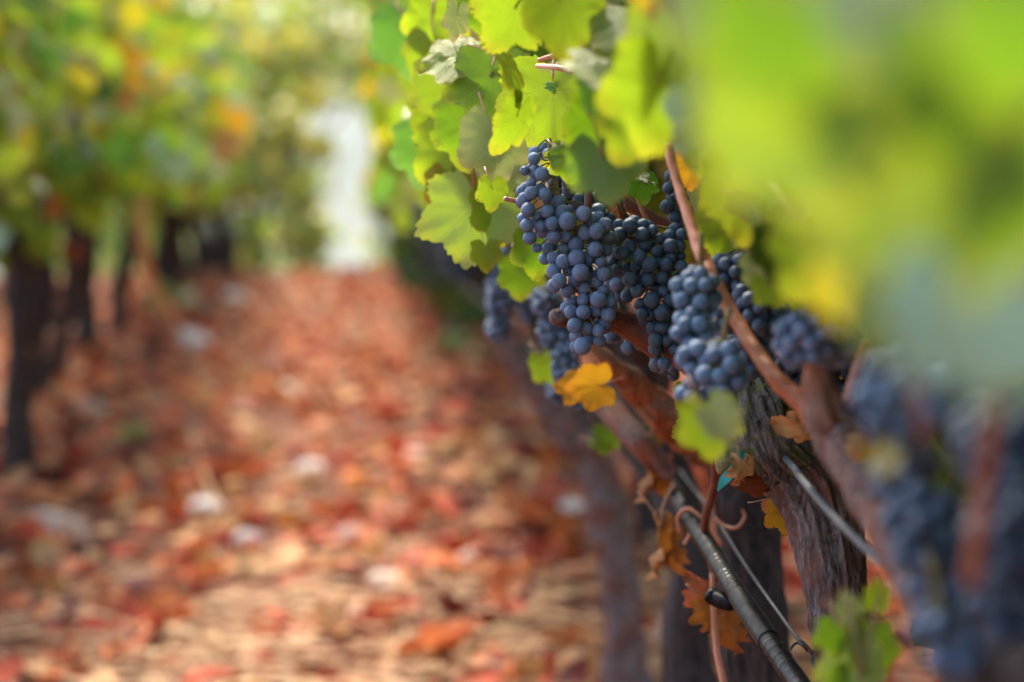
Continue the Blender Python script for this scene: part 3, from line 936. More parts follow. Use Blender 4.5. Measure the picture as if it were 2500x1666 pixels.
lb = [((48, 1215), .052, "nearest trunk of the left row, at the left edge of the picture"),
      ((215, 905), .075, "second thick dark trunk of the left row, beside the first"),
      ((375, 770), .07, "third trunk of the left row, half hidden behind the hanging pale shoot"),
      ((455, 715), .06, "fourth vine of the left row, dark mass under the green shoot"),
      ((520, 690), .06, "fifth vine of the left row, dark mass right of the pale shoot"),
      ((570, 680), .055, "sixth and farthest vine trunk of the left row, dark and blurred"),]
lroots = []
for i, ((px, py), r0, lab) in enumerate(lb):
    g = at_ground(px, py, 0)
    lroots.append(gen_vine('l%d' % i, g.x, g.y, lab, G_L, 300 + i, .84, r0))
    print("left vine", i, round(g.x, 2), round(g.y, 2))
for i, (px, py, r0) in enumerate([(285, 840, .06), (140, 1000, .045), (415, 735, .055), (490, 700, .06), (548, 682, .055)]):
    g = at_ground(px, py, 0)
    lroots.append(gen_vine('lx%d' % i, g.x, g.y, "dark blurred grapevine in the far half of the left row", G_L, 350 + i, .9, r0))
extra_l = gen_vine('l6', -1.16, 9.3, "slim leaning dark trunk between the first and second left trunks", G_L, 333, .8, .03)
lroots.append(extra_l)
# trunk fork of the nearest left vine
g0 = vines['l0'].location
build("trunk_fork", [tube_arrays([tuple(at(70, 900, 7.6)), tuple(at(110, 720, 7.6)), tuple(at(90, 560, 7.6)), tuple(at(60, 450, 7.6))], [.03, .035, .03, .02], 14, 30, .1, .2, 5)], M['bark_far'], vines['l0'])

# ------------------------------------------------------------------ manual leaves of the right row, the ones the photo lets one pick out
ML = [
    # px, py, len, d, tip, kind, az, el, k, vine, style, squash
    (1114, 56, 118, 2.10, -8, 'pale', 35, 30, 0, v1, .62),
    (1165, 22, 170, 2.42, 30, 'green', 20, 10, 1, v1, 1.0), (1060, 60, 190, 2.6, 0, 'lime', 20, 0, 1, v1, 1.0), (1000, 110, 190, 2.9, 10, 'teal', 10, 10, 2, v2, 1.0), (1140, 330, 200, 2.35, 0, 'green', -10, 0, 4, v1, 1.0), (1040, 380, 170, 2.7, 0, 'teal', 10, 0, 4, v2, 1.0), (1290, 110, 200, 2.3, 0, 'green', 0, 0, 4, v1, 1.0), (1270, 250, 200, 2.4, 0, 'green', 0, 0, 5, v1, 1.0),
    (1240, 50, 220, 1.86, -30, 'lime', 30, 10, 2, v1, 1.0),
    (1374, 42, 250, 1.72, 10, 'lime', 20, -10, 3, v1, 1.0),
    (1440, 80, 150, 2.3, 10, 'dark', 20, 20, 4, v1, 1.0),
    (1090, 145, 180, 2.30, -80, 'lime', 20, 45, 5, v1, 1.0),
    (1190, 225, 250, 2.27, -10, 'green', -25, 5, 0, v1, 1.0),
    (1250, 190, 170, 1.93, 25, 'lime', 70, 0, 1, v1, 1.0),
    (1098, 235, 220, 2.48, 0, 'lime', -20, 10, 2, v1, 1.0),
    (1070, 290, 160, 2.65, 20, 'lime', 10, 10, 3, v1, 1.0),
    (1250, 310, 180, 1.94, -25, 'lime', 65, 5, 4, v1, 1.0),
    (1352, 270, 300, 2.15, 2, 'lime', -20, -8, 3, v1, 1.0),
    (1346, 213, 34, 2.10, 80, 'teal', 10, 30, 1, v1, 1.0),
    (1458, 180, 180, 1.62, 60, 'pale', 20, 55, 2, v1, 1.0),
    (1465, 245, 150, 1.66, 20, 'teal', 30, 20, 3, v1, 1.0),
    (1600, 250, 330, 1.50, -8, 'lime', 35, 0, 0, v1, 1.0),
    (1545, 320, 200, 1.6, -20, 'lime', 20, 0, 4, v1, 1.0),
    (1210, 365, 210, 2.24, 5, 'pale', 20, 10, 5, v1, 1.0),
    (1120, 390, 250, 2.5, 18, 'lime', -10, 0, 1, v1, 1.0),
    (1105, 470, 150, 2.5, 10, 'yellow', 10, 0, 2, v1, 1.0),
    (1150, 545, 270, 2.33, -4, 'lime', 165, 0, 0, v1, 1.0),
    (1218, 525, 170, 2.33, 12, 'lime', 30, 0, 4, v1, 1.0),
    (1202, 478, 100, 2.17, 0, 'lime', 30, 0, 2, v1, 1.0),
    (1187, 625, 90, 2.3, 5, 'lime', 10, 0, 3, v1, 1.0),
    (1380, 402, 105, 2.06, 20, 'green', 25, 12, 1, v1, 1.0),
    (1365, 378, 90, 2.05, -95, 'green', 10, 25, 5, v1, 1.0),
    (1480, 420, 210, 1.72, 15, 'green', 170, 0, 2, v1, 1.0),
    (1455, 330, 220, 1.74, -10, 'green', 20, 10, 3, v1, 1.0),
    (1570, 462, 95, 2.10, 10, 'dark', 20, 15, 2, v1, 1.0),
    (1574, 435, 70, 2.09, 70, 'dark', 10, 60, 1, v1, 1.0),
    (1490, 505, 120, 2.35, 0, 'orange', 10, 0, 1, v1, 1.0),
    (1690, 415, 110, 2.0, 0, 'gold', 10, 0, 3, v1, 1.0),
    (1310, 620, 150, 2.20, 5, 'green', 10, 0, 1, v1, 1.0),
    (1270, 680, 110, 2.6, 5, 'green', 10, 0, 4, v2, 1.0),
    (1440, 945, 115, 2.45, -80, 'gold', 30, 0, 3, v2, 1.0),
    (1395, 945, 90, 2.47, -95, 'gold', 20, 20, 1, v2, 1.0),
    (1345, 900, 100, 2.75, 30, 'lime', 20, 0, 2, v2, 1.0),
    (1662, 955, 46, 2.08, -20, 'lime', 20, 10, 4, v1, 1.0),
    (1705, 1035, 170, 2.10, -60, 'lime', 20, -10, 0, v1, 1.0),
    (1735, 1050, 170, 1.55, 10, 'lime', 20, 20, 2, v0, 1.0),
    (1760, 1030, 120, 1.45, 40, 'pale', 10, 25, 3, v0, 1.0),
    (1480, 1075, 80, 2.9, 70, 'green', 10, 30, 2, v3, 1.0),
    (1575, 1075, 90, 2.9, 80, 'dark', 10, 30, 5, v3, 1.0),
    # right-hand blurred foreground
    (1714, 285, 210, 1.45, -30, 'sage', 20, 20, 1, v0, 1.0),
    (1690, 130, 330, 1.50, 10, 'lime', 160, 0, 2, v0, 1.0),
    (1815, 480, 230, 1.68, 5, 'lime', 10, 0, 3, v0, 1.0),
    (1785, 570, 190, 1.97, -5, 'lime', 10, 0, 5, v0, 1.0),
    (1870, 560, 170, 1.7, 10, 'green', 150, 0, 0, v0, 1.0),
    (1860, 665, 110, 1.7, 20, 'pale', 10, 40, 4, v0, 1.0),
    (1900, 620, 150, 1.6, 0, 'dark', 10, 0, 3, v0, 1.0),
    (1885, 710, 100, 1.65, 30, 'lime', 10, 0, 2, v0, 1.0),
    (2020, 640, 280, 1.28, 30, 'lime', 10, 0, 1, v0, 1.0),
    (2060, 700, 200, 0.84, 0, 'yellow', 20, 0, 2, vn, 1.0),
    (1900, 130, 420, 0.63, 0, 'green', 20, 10, 0, vn, 1.0), (2060, 250, 460, 0.67, 20, 'green', 40, 10, 3, vn, 1.0),
    (1750, 60, 300, 0.86, 20, 'pale', 20, 20, 3, v0, 1.0), (1830, 330, 330, 0.80, 0, 'lime', 20, 20, 3, v0, 1.0), (2050, 470, 300, 0.80, 10, 'green', 20, 20, 3, vn, 1.0),
    (1960, 350, 420, 0.67, 20, 'lime', 170, 0, 4, vn, 1.0),
    (2180, 60, 400, 0.60, 40, 'pale', 20, 40, 5, vn, 1.0),
    (2300, 250, 460, 0.59, 0, 'green', 30, 0, 1, vn, 1.0),
    (2420, 480, 520, 0.58, -10, 'green', 40, 0, 3, vn, 1.0),
    (2470, 120, 400, 0.56, 0, 'green', 20, 30, 2, vn, 1.0),
    (2200, 560, 400, 0.68, 10, 'lime', 170, 0, 0, vn, 1.0),
    (2250, 590, 90, 0.80, 10, 'salmon', 20, 0, 2, vn, 1.0),
    (2130, 480, 330, 0.77, -20, 'green', 20, 0, 5, vn, 1.0),
    (2360, 770, 380, 0.66, 20, 'sage', 15, 30, 4, vn, 1.0),
    (2480, 830, 340, 0.62, -20, 'sage', 10, 30, 1, vn, 1.0),
    (2140, 770, 200, 0.77, 0, 'lime', 150, 0, 3, vn, 1.0),
    (2280, 830, 260, 0.75, -40, 'sage', 15, 40, 2, vn, 1.0),
    (2160, 1125, 60, 0.90, 0, 'yellow', 15, 0, 2, vn, 1.0),
]
for px, py, lp, d, tip, kd, az, el, k, vine, sq in ML:
    px_leaf(vine, px, py, lp * (.9 if vine is v1 else 1), d, tip, kd, az, el, k, squash=sq)

# ---- random canopy of the right row
KW = ['green', 'lime', 'yellow', 'pale', 'teal', 'dark', 'orange', 'gold']
def pick_kind(r, yel=0.0):
    return r.choices(range(8), [2.2 - yel, 4.6, .6 + 2.2 * yel, 1.3, 1.0 - .5 * yel, .5 - .4 * yel, .05 + .12 * yel, .10 + .5 * yel])[0]

r = random.Random(42)
near_vines = [('rn', .95), ('r0', 1.3), ('r1', 2.03), ('r2', 2.58), ('r3', 3.1), ('r4', 4.05)]
cnt = {k: 0 for k, _ in near_vines}
rest = {}
def add_rest(key, p, B, s, kd):
    rest.setdefault(key, []).append((tuple(p), np.array(B), s, kd))
allkeys = [(k, y) for k, y in near_vines] + [('fr%d' % i, y) for i, y in enumerate(far_r)]
def nearest_vine(y):
    return min(allkeys, key=lambda t: abs(t[1] - y))[0]
for i in range(15500):
    y = .75 + 22.5 * r.random() ** 1.25
    x = .44 + r.gauss(0, .15) if y < 3 else .44 + r.gauss(0, .17)
    z = .93 + r.random() ** 1.2 * 1.05 if r.random() < .8 else r.uniform(.95, 1.35)
    if y > 5.5: z = .82 + r.random() * 1.2
    p = Vector((x, y, z))
    q = proj(p)
    s = r.uniform(.045, .07)
    if q is None or q[2] < .8: continue
    rp = s * F / q[2]
    inview = -rp < q[0] < 2500 + rp and -rp < q[1]
    if inview:
        if q[0] < 1000 and q[2] > 5:
            lim = 560 if q[0] > 940 else 500
            if q[0] - rp * .5 < 895 + 20 * math.sin(q[1] / 45): continue
            if q[1] + rp * .6 > lim: continue
        else:
            if q[1] + rp * .75 > ymax(q[0]): continue
            if min(ymax(q[0] - rp * .6), ymax(q[0] + rp * .6)) < q[1] + rp * .4 and q[2] < 3: continue
            if q[0] - rp * .8 < 900 + 0 * q[1]: continue
            if q[2] < 2.25 and q[0] < 1560: continue
            if q[2] < 1.97 and 330 < q[1] < 1000 and abs(q[0] - (1622 + (q[1] - 355) * .33)) < rp * .9 + 12: continue
    tip, n = row_leaf_frame(r, -1)
    kd = pick_kind(r, .15 if y < 6 else .45)
    key = nearest_vine(y)
    if inview and key in cnt and cnt[key] < 255 and q[1] < 1700:
        cnt[key] += 1
        put_leaf(vines[key], p, tip, n, s, KW[kd], r.randrange(6), 'near' if q[2] < 3.2 else 'mid')
    else:
        add_rest(key, p, basis(tip, n), s * (1.0 if y < 12 else 1.25), kd)
for i in range(1500):        # far side of the row: leaves behind the bunches, shade put into dark colours
    y = 2.45 + 4.2 * r.random()
    p = Vector((r.uniform(.60, .95), y, r.uniform(.80, 1.15)))
    q = proj(p)
    if q[1] > 1010 or q[0] < 1330: continue
    tip, n = row_leaf_frame(r, 1)
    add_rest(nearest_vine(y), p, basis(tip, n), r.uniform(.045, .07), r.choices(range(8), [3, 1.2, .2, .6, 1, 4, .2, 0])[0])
for i in range(900):         # dark leaves added to blacken the space among the far right trunks
    y = r.uniform(12, 22)
    p = Vector((r.uniform(.40, .95) + (.15 if y < 16 else 0), y, r.uniform(.12, .95)))
    tip, n = row_leaf_frame(r, 1)
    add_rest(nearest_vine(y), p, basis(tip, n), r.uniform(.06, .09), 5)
for i in range(420):         # leaves added behind the near right-hand bunches, coloured dark in place of shade
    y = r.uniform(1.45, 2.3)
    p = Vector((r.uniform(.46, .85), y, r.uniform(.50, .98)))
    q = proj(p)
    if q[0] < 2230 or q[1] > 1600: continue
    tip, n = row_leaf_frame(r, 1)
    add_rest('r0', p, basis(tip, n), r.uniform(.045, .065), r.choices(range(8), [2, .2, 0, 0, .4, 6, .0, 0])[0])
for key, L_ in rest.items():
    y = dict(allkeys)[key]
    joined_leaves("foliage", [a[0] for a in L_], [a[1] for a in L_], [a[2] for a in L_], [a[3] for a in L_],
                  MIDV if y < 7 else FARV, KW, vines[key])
print("near leaves", cnt)

# ---- the next row to the right, seen only under and through the near row
for i, y in enumerate((4.0, 5.6, 7.4, 9.6, 12.2, 15.5)):
    gen_vine('nr%d' % i, 2.15, y, "grapevine of the next row to the right, dark behind the near vines", "grapevines of the next row on the right", 400 + i, .7, .05)
    L_ = []
    for k in range(260):
        tip, n = row_leaf_frame(r, -1)
        L_.append(((2.15 + r.gauss(0, .2), y + r.uniform(-1, 1.2), r.uniform(.75, 1.9)), np.array(basis(tip, n)), r.uniform(.07, .1), pick_kind(r, .3)))
    joined_leaves("foliage", [a[0] for a in L_], [a[1] for a in L_], [a[2] for a in L_], [a[3] for a in L_], FARV, KW, vines['nr%d' % i])
for i, y in enumerate((9.0, 11.0, 13.0, 15.2, 17.6, 20.0, 22.6, 25.5, 28.5, 31.5, 34.5, 38.0)):
    x_ = -2.75
    gen_vine('nl%d' % i, x_, y, "grapevine of the next row to the left, dark behind the left trunks", "grapevines of the next row on the left", 500 + i, .8, .055)
    L_ = []
    for k in range(420):
        tip, n = row_leaf_frame(r, 1)
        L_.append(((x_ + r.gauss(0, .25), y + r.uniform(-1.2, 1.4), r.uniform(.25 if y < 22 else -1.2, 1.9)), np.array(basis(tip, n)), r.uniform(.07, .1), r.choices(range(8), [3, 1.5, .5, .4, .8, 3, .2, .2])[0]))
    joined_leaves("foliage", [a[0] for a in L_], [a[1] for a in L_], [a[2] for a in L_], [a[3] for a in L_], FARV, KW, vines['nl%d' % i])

# ---- left row canopy
r = random.Random(77)
lv = [(k, vines[k].location) for k in ('l0', 'l1', 'l2', 'l3', 'l4', 'l5', 'l6', 'lx0', 'lx1', 'lx2', 'lx3', 'lx4')]
lcnt = {k: 0 for k, _ in lv}
rest = {}
for i in range(10500):
    y = 5.8 + 18 * r.random()
    t = (y - 7) / 15
    axis = -1.16 - .10 * max(0, min(1, t))
    x = axis + r.gauss(0, .20)
    lo = .96 if y < 12 else (.62 if y > 16 else .78)
    z = lo + r.random() * (1.15)
    p = Vector((x, y, z))
    q = proj(p); s = r.uniform(.045, .072) * (1 if y < 12 else 1.2)
    rp = s * F / q[2]
    inv = q[0] > -rp and q[1] > -rp
    if inv and q[0] + rp > 640 - max(0, (q[1] - 60)) * .05: continue
    if inv and q[1] + rp * .7 > 500 + 30 * math.sin(q[0] / 60) + (100 if q[0] < 60 else 0): continue
    tip, n = row_leaf_frame(r, 1)
    kd = pick_kind(r, .34 if y > 9 else .18)
    key = min(lv, key=lambda a: abs(a[1].y - y))[0]
    if inv and lcnt[key] < 120 and y < 14:
        lcnt[key] += 1
        put_leaf(vines[key], p, tip, n, s, KW[kd], r.randrange(6), 'mid')
    else:
        add_rest(key, p, basis(tip, n), s, kd)
for key, L_ in rest.items():
    joined_leaves("foliage", [a[0] for a in L_], [a[1] for a in L_], [a[2] for a in L_], [a[3] for a in L_], FARV, KW, vines[key])

LLM = [
    (20, 270, 130, 7.3, 10, 'orange', 10, 0, 0, 'l0'), (35, 165, 60, 7.3, 70, 'teal', 10, 40, 1, 'l0'),
    (90, 60, 90, 7.4, 0, 'green', 10, 0, 2, 'l0'), (150, 100, 90, 7.4, 0, 'lime', 10, 0, 3, 'l0'),
    (185, 60, 70, 7.6, 10, 'green', 10, 0, 1, 'l0'), (60, 450, 90, 7.4, 0, 'gold', 10, 0, 1, 'l0'),
    (20, 480, 130, 7.3, 0, 'lime', 10, 0, 4, 'l0'), (30, 570, 110, 7.3, 0, 'lime', 10, 0, 5, 'l0'), (10, 620, 90, 7.3, 0, 'green', 10, 0, 5, 'l0'),
    (130, 380, 90, 8.0, 0, 'green', 10, 10, 2, 'l0'), (200, 440, 100, 8.5, 20, 'teal', 10, 30, 3, 'l6'),
    (150, 480, 100, 8.3, -10, 'green', 10, 0, 4, 'l6'), (250, 460, 90, 8.5, 30, 'teal', 10, 30, 5, 'l6'),
    (225, 530, 90, 8.5, 0, 'lime', 10, 0, 0, 'l6'), (290, 470, 80, 8.8, 40, 'teal', 10, 20, 1, 'l6'),
    (350, 440, 90, 9.0, 0, 'lime', 10, 0, 2, 'l6'), (345, 540, 80, 9.0, 0, 'lime', 10, 0, 2, 'l6'),
    (400, 430, 100, 9.0, 0, 'teal', 10, 20, 3, 'l6'), (425, 470, 80, 9.0, 20, 'teal', 10, 20, 4, 'l6'),
    (465, 450, 70, 9.0, 0, 'yellow', 10, 0, 5, 'l6'), (490, 400, 75, 9.0, 30, 'pale', 10, 30, 1, 'l6'), (415, 385, 75, 9.2, 30, 'teal', 10, 30, 1, 'l6'),
    (340, 170, 110, 9.5, 0, 'gold', 10, 0, 2, 'l6'), (350, 80, 100, 9.5, 0, 'lime', 10, 0, 2, 'l6'), (280, 260, 100, 9.5, 0, 'salmon', 10, 0, 3, 'l6'),
    (560, 290, 90, 14, 0, 'gold', 10, 0, 4, 'l1'), (550, 360, 90, 14, 0, 'tan', 10, 0, 4, 'l1'), (390, 200, 100, 10, 0, 'yellow', 10, 0, 1, 'l1'),
    (120, 510, 70, 8.0, 0, 'orange', 10, 0, 4, 'l0'), (180, 620, 60, 8.5, 0, 'brown', 10, 0, 4, 'l6'),
]
for px, py, lp, d, tip, kd, az, el, k, key in LLM:
    px_leaf(vines[key], px, py, lp, d, tip, kd, az, el, k, style='mid')
r = random.Random(91)
for i in range(70):
    if i % 3: px, py, d_ = r.uniform(110, 500), r.uniform(390, 500) - 40, r.uniform(8, 9.3)
    else: px, py, d_ = r.uniform(-20, 110), r.uniform(330, 640), r.uniform(7.0, 7.8)
    px_leaf(vines['l6' if i % 3 else 'l0'], px, py, r.uniform(60, 100), d_, r.uniform(-40, 40), r.choice(['green', 'teal', 'green', 'lime', 'sage']), r.uniform(-40, 40), r.uniform(0, 45), i, style='mid')
pts, rad = P4([(345, 470, 8.6, 15), (350, 600, 8.6, 15), (375, 700, 8.8, 13), (430, 790, 9.0, 10)])
build("hanging_shoot", [tube_arrays(pts, rad, 8, 24)], M['straw'], vines['l6'])
pts, rad = P4([(72, 850, 7.5, 8), (90, 980, 7.5, 7), (150, 1110, 7.4, 6)])
build("cane", [tube_arrays(pts, rad, 8, 24)], M['cane'], vines['l0'])
pts, rad = P4([(130, 560, 8.2, 12), (120, 640, 8.2, 10), (150, 760, 8.2, 9)])
build("cane", [tube_arrays(pts, rad, 8, 24)], M['cane_dark'], vines['l0'])
pts, rad = P4([(250, 130, 8, 6), (130, 280, 8, 7), (90, 400, 8, 7)])
build("cane", [tube_arrays(pts, rad, 8, 24)], M['cane_dark'], vines['l0'])

# ------------------------------------------------------------------ trees beyond the end of the rows
def tree(x, y, ztop, cr, label, weights, seed, zlow=0., n=2600, trunk_r=.12):
    r = random.Random(seed)
    z0 = ground_z(x, y)
    h = ztop - z0
    crown_lo = (zlow - z0) / h
    root = empty("tree", (x, y, z0), label, "tree", "trees beyond the end of the rows")
    b = root.location
    ts = [tube_arrays([(x, y, z0 - .1), (x + r.uniform(-.1, .1), y, z0 + h * .35), (x + r.uniform(-.3, .3), y, z0 + h * .85)], [trunk_r, trunk_r * .75, trunk_r * .2], 10, 14, .08, .15, seed)]
    build("trunk", ts, M['bark_far'], root)
    for i in range(5):
        a = r.uniform(0, 6.28); zz = z0 + h * r.uniform(.3, .6)
        build("limb", [tube_arrays([(x, y, zz), (x + math.cos(a) * cr * .4, y + math.sin(a) * cr * .4, zz + h * .12), (x + math.cos(a) * cr * .8, y + math.sin(a) * cr * .8, zz + h * .25)], [trunk_r * .5, trunk_r * .3, trunk_r * .1], 6, 8)], M['bark_far'], root)
    pos, rots, sizes, kinds = [], [], [], []
    clumps = []
    for c in range(26):
        a = r.uniform(0, 6.28); u = r.random(); rr = cr * math.sqrt(r.random()) * (1 - .5 * abs(u - .4))
        clumps.append((x + math.cos(a) * rr, y + math.sin(a) * rr, z0 + h * (crown_lo + (1 - crown_lo) * u), cr * r.uniform(.22, .42)))
    for i in range(n):
        c = clumps[i % 26]
        g = [r.gauss(0, .55) for _ in range(3)]
        pos.append((c[0] + g[0] * c[3], c[1] + g[1] * c[3], c[2] + g[2] * c[3] * .8))
        nn = Vector((r.gauss(0, 1), r.gauss(0, 1), r.gauss(.6, .6))); tt = Vector((r.gauss(0, 1), r.gauss(0, 1), r.gauss(-.5, .6)))
        rots.append(npb(tt, nn)); sizes.append(r.uniform(.06, .12) * (1 + cr * .15)); kinds.append(r.choices(range(8), weights)[0])
    cobj = joined_leaves("crown", pos, rots, sizes, kinds, FARV, KW, root)
    return root
tree(at(655, 400, 31).x, 31, 2.9, .75, "yellow leafed small tree at the aisle end, left of the bright gap", [0, 7, 6, 3, 0, 0, 0, .6], 1, -.9, 1250, .045)
tree(at(520, 400, 36).x, 36, 3.9, 1.5, "green and yellow tree behind the far end of the left row", [.4, 6, 3, 2.6, .2, 0, 0, .1], 2, -.6, 1100, .045)
tree(at(1010, 400, 33).x, 33, 3.6, .66, "green tree at the aisle end, right of the bright gap", [.4, 6, 2.6, 2.6, .2, 0, 0, 0], 3, -.6, 900, .045)
tree(at(760, 60, 48).x, 48, 4.7, 2.2, "taller pale tree whose crown overhangs the bright gap at the aisle end", [.3, 7, 3, 3, .2, 0, 0, 0], 4, 2.5, 2300, .05)
tree(at(960, 60, 45).x, 45, 4.7, 1.3, "taller green tree behind the right row end, crown above the gap", [1, 4, 2, 2.4, .4, 0, 0, 0], 5, 1.9, 1900, .045)

tree(at(715, 400, 29).x, 29, 1.75, .36, "bright yellow low bush at the aisle end, touching the bright gap on its left", [0, 6, 8, 2, 0, 0, 0, .6], 6, -1.1, 420, .03)
tree(at(585, 400, 30).x, 30, 2.2, .42, "green bush behind the last vine of the left row", [1, 6, 3, 2, 0, 0, 0, 0], 8, -1.0, 600, .03)
tree(at(965, 400, 27).x, 27, 1.5, .30, "green low bush at the aisle end, right under the bright gap", [1, 4, 1, 2, .5, 0, 0, 0], 7, -1.1, 380, .03)

# ------------------------------------------------------------------ grapes
def ico(sub, wrinkle=0.0, seed=0, oblate=1.0):
    bm = bmesh.new()
    bmesh.ops.create_icosphere(bm, subdivisions=sub, radius=1)
    for v in bm.verts:
        n = noise.noise(v.co * 1.1 + Vector((seed * 2.3, 1, 0))) * .035
        if wrinkle:
            a = noise.noise(v.co * 2.6 + Vector((seed, 0, 4)))
            b2 = noise.noise(v.co * 5.5 + Vector((seed, 3, 4)))
            n -= wrinkle * (1 - min(1, abs(a) * 4)) + wrinkle * .5 * (1 - min(1, abs(b2) * 4))
        v.co *= 1 + n
        v.co.z *= oblate
    me = bpy.data.meshes.new("grape"); bm.to_mesh(me); bm.free()
    me.polygons.foreach_set("use_smooth", [True] * len(me.polygons))
    me.materials.append(M['grape'])
    return me
G_HI = [ico(4, 0, k, .96 + .03 * k) for k in range(4)]
G_WR = [ico(4, .10 + .04 * k, 10 + k, .95) for k in range(3)]
G_LO = [ico(3, 0, k, .97 + .03 * k) for k in range(3)]
G_BR = ico(2, .05, 30); G_BR.materials[0] = M['dried']
G_GR = ico(3, 0, 31); G_GR.materials[0] = M['unripe']

def bunch(label, berries, bloom=.8, violet=.2, scars=.6, meshes=G_LO, seed=0, stalk_top=None, group="black grape bunches on the right-hand row"):
    """berries: (Vector, radius, kind) kind in n,w,b,g"""
    r = random.Random(seed)
    top = max(berries, key=lambda b: b[0].z)[0]
    cen = sum((b[0] for b in berries), Vector()) / len(berries)
    low = min(berries, key=lambda b: b[0].z)[0]
    root = empty("grape_bunch", top, label, "grape bunch", group)
    for p, rad, kd in berries:
        me = {'w': r.choice(G_WR), 'b': G_BR, 'g': G_GR}.get(kd) or r.choice(meshes)
        o = link("grape", me, root, p - top)
        axis = (p - Vector((cen.x, cen.y, p.z * .5 + cen.z * .5 + .01))).normalized() + Vector((r.gauss(0, .5), r.gauss(0, .5), r.gauss(-.4, .4)))
        o.rotation_euler = axis.to_track_quat('-Z', 'Y').to_euler()
        o.scale = (rad,) * 3
        o.color = (min(1, bloom * r.uniform(.8, 1.15)), min(1, max(0, violet + r.uniform(-.15, .15))), scars * r.choice((0, .3, 1)), 1)  # bloom also paints in part of each bunch's light and shade
    # rachis with side stalks to each grape
    st_top = stalk_top or top + Vector((0, 0, .03))
    ax = [st_top, top * .5 + cen * .5 + Vector((0, 0, .008)), cen, cen * .4 + low * .6]
    tb = [tube_arrays([tuple(a) for a in ax], [.0022, .002, .0018, .001], 6, 14)]
    samples = catmull([tuple(a) for a in ax], 14)
    for p, rad, kd in berries[:160]:
        s = samples[np.argmin(np.linalg.norm(samples - np.array(p + Vector((0, 0, .012))), axis=1))]
        tb.append(tube_arrays([tuple(s), tuple((Vector(s) + p) / 2 + Vector((0, 0, .003))), tuple(p)], [.0009, .0007, .0009], 4, 4, cap=False))
    build("stem", tb, M['stalk'], root)
    return root

def from_crop(lst, d0, spread=.03, shift=(0, 0)):
    out = []
    for t in lst:
        x, y, rr = t[:3]
        kd = t[3] if len(t) > 3 else 'n'
        px, py, rp = 1200 + x / 2.24 + shift[0], 340 + y / 2.24 + shift[1], rr / 2.24
        d = d0 + (1 - min(1, rr / 44)) * spread
        rad = rp * d / F
        if kd == 'n': rad = max(rad * 1.09, .0054)
        out.append([px, py, d, rad, kd])
    # push overlapping berries apart in depth only
    for it in range(30):
        P = [at(a[0], a[1], a[2]) for a in out]
        moved = False
        for i in range(len(out)):
            for j in range(i + 1, len(out)):
                m = (out[i][3] + out[j][3]) * .93
                dd = (P[i] - P[j]).length
                if dd < m:
                    k = i if out[i][2] > out[j][2] else j
                    out[k][2] += min(.003, m - dd + .0005)
                    P[k] = at(out[k][0], out[k][1], out[k][2])
                    moved = True
        if not moved: break
    return [(at(a[0], a[1], a[2]), a[3], a[4]) for a in out]

def backfill(b, n, seed, dmin=.010, dmax=.03, jit=.004):
    r = random.Random(seed)
    out = list(b)
    base = [x for x in b if x[2] == 'n']
    tries = 0
    while n > 0 and tries < 4000:
        tries += 1
        s = r.choice(base)[0]
        v = (s - CM.translation).normalized()
        p = s + v * r.uniform(dmin, dmax) + CX * r.gauss(0, jit) + CY * r.gauss(0, jit)
        rad = r.uniform(.0060, .0068)
        if all((p - q[0]).length > (rad + q[1]) * .80 for q in out):
            out.append((p, rad, 'n')); n -= 1
    return out

A = [(232,108,33),(182,173,28,'w'),(238,180,36),(276,191,37),(219,240,28,'w'),(166,286,24),(181,325,33),(219,296,36),(293,303,36),(310,85,24),(235,72,14),
 (368,348,38),(200,387,38),(244,420,30,'w'),(305,397,34),(173,435,20),(195,472,35),(268,480,31),(209,541,35),(392,404,43),(416,449,46),(505,412,40),(332,462,37),
 (298,502,29),(341,536,37),(408,533,33),(545,446,37),(585,430,25),(620,471,40),(513,515,37),(574,505,41),(639,533,30),(249,597,29,'w'),(309,594,35),(400,600,37),(464,579,41),
 (568,603,40),(625,560,19,'g'),(457,525,15,'b'),(628,610,20),(290,655,30),(341,650,37),(392,671,38),(467,649,43),(530,660,30),(600,670,35,'w'),(340,724,39),(370,775,40),
 (488,730,46),(455,775,36),(530,765,25),(615,740,36),(579,785,32),(412,830,36),(510,816,30),(463,831,12,'b'),(610,830,30),(434,888,34),(503,880,35),(584,876,43),(649,893,29),
 (410,920,17),(436,946,37),(503,947,38),(576,940,28),(639,962,38),(455,1020,39),(518,1037,36),(587,1048,34),(622,1008,32),(472,1073,25),(529,1095,31),(590,1103,33),(497,1132,44),
 (343,297,12,'b'),(326,247,14,'b'),(640,860,24),(420,720,18)]
bA = backfill(from_crop(A, 2.088), 46, 1)
bunchA = bunch("sharp pale blue bunch with long tapering body and dewy grapes, hanging in focus", bA, .95, .55, 1.0, G_HI, 1, at(1340, 340, 2.12))
A2 = [(425,240,38),(425,285,36),(345,235,28),(505,280,32),(480,330,35),(405,325,28),(450,380,26),(585,355,24),(608,290,32),(585,405,22),(455,215,28),(510,250,28),(370,300,25),
      (440,165,26),(500,215,26),(560,320,26),(530,370,26),(400,200,24),(560,400,24)]
bunch("small dark bunch in the shade behind the top of the sharp pale blue bunch", backfill(from_crop(A2, 2.135), 14, 2), .42, .1, .2, G_HI, 2)

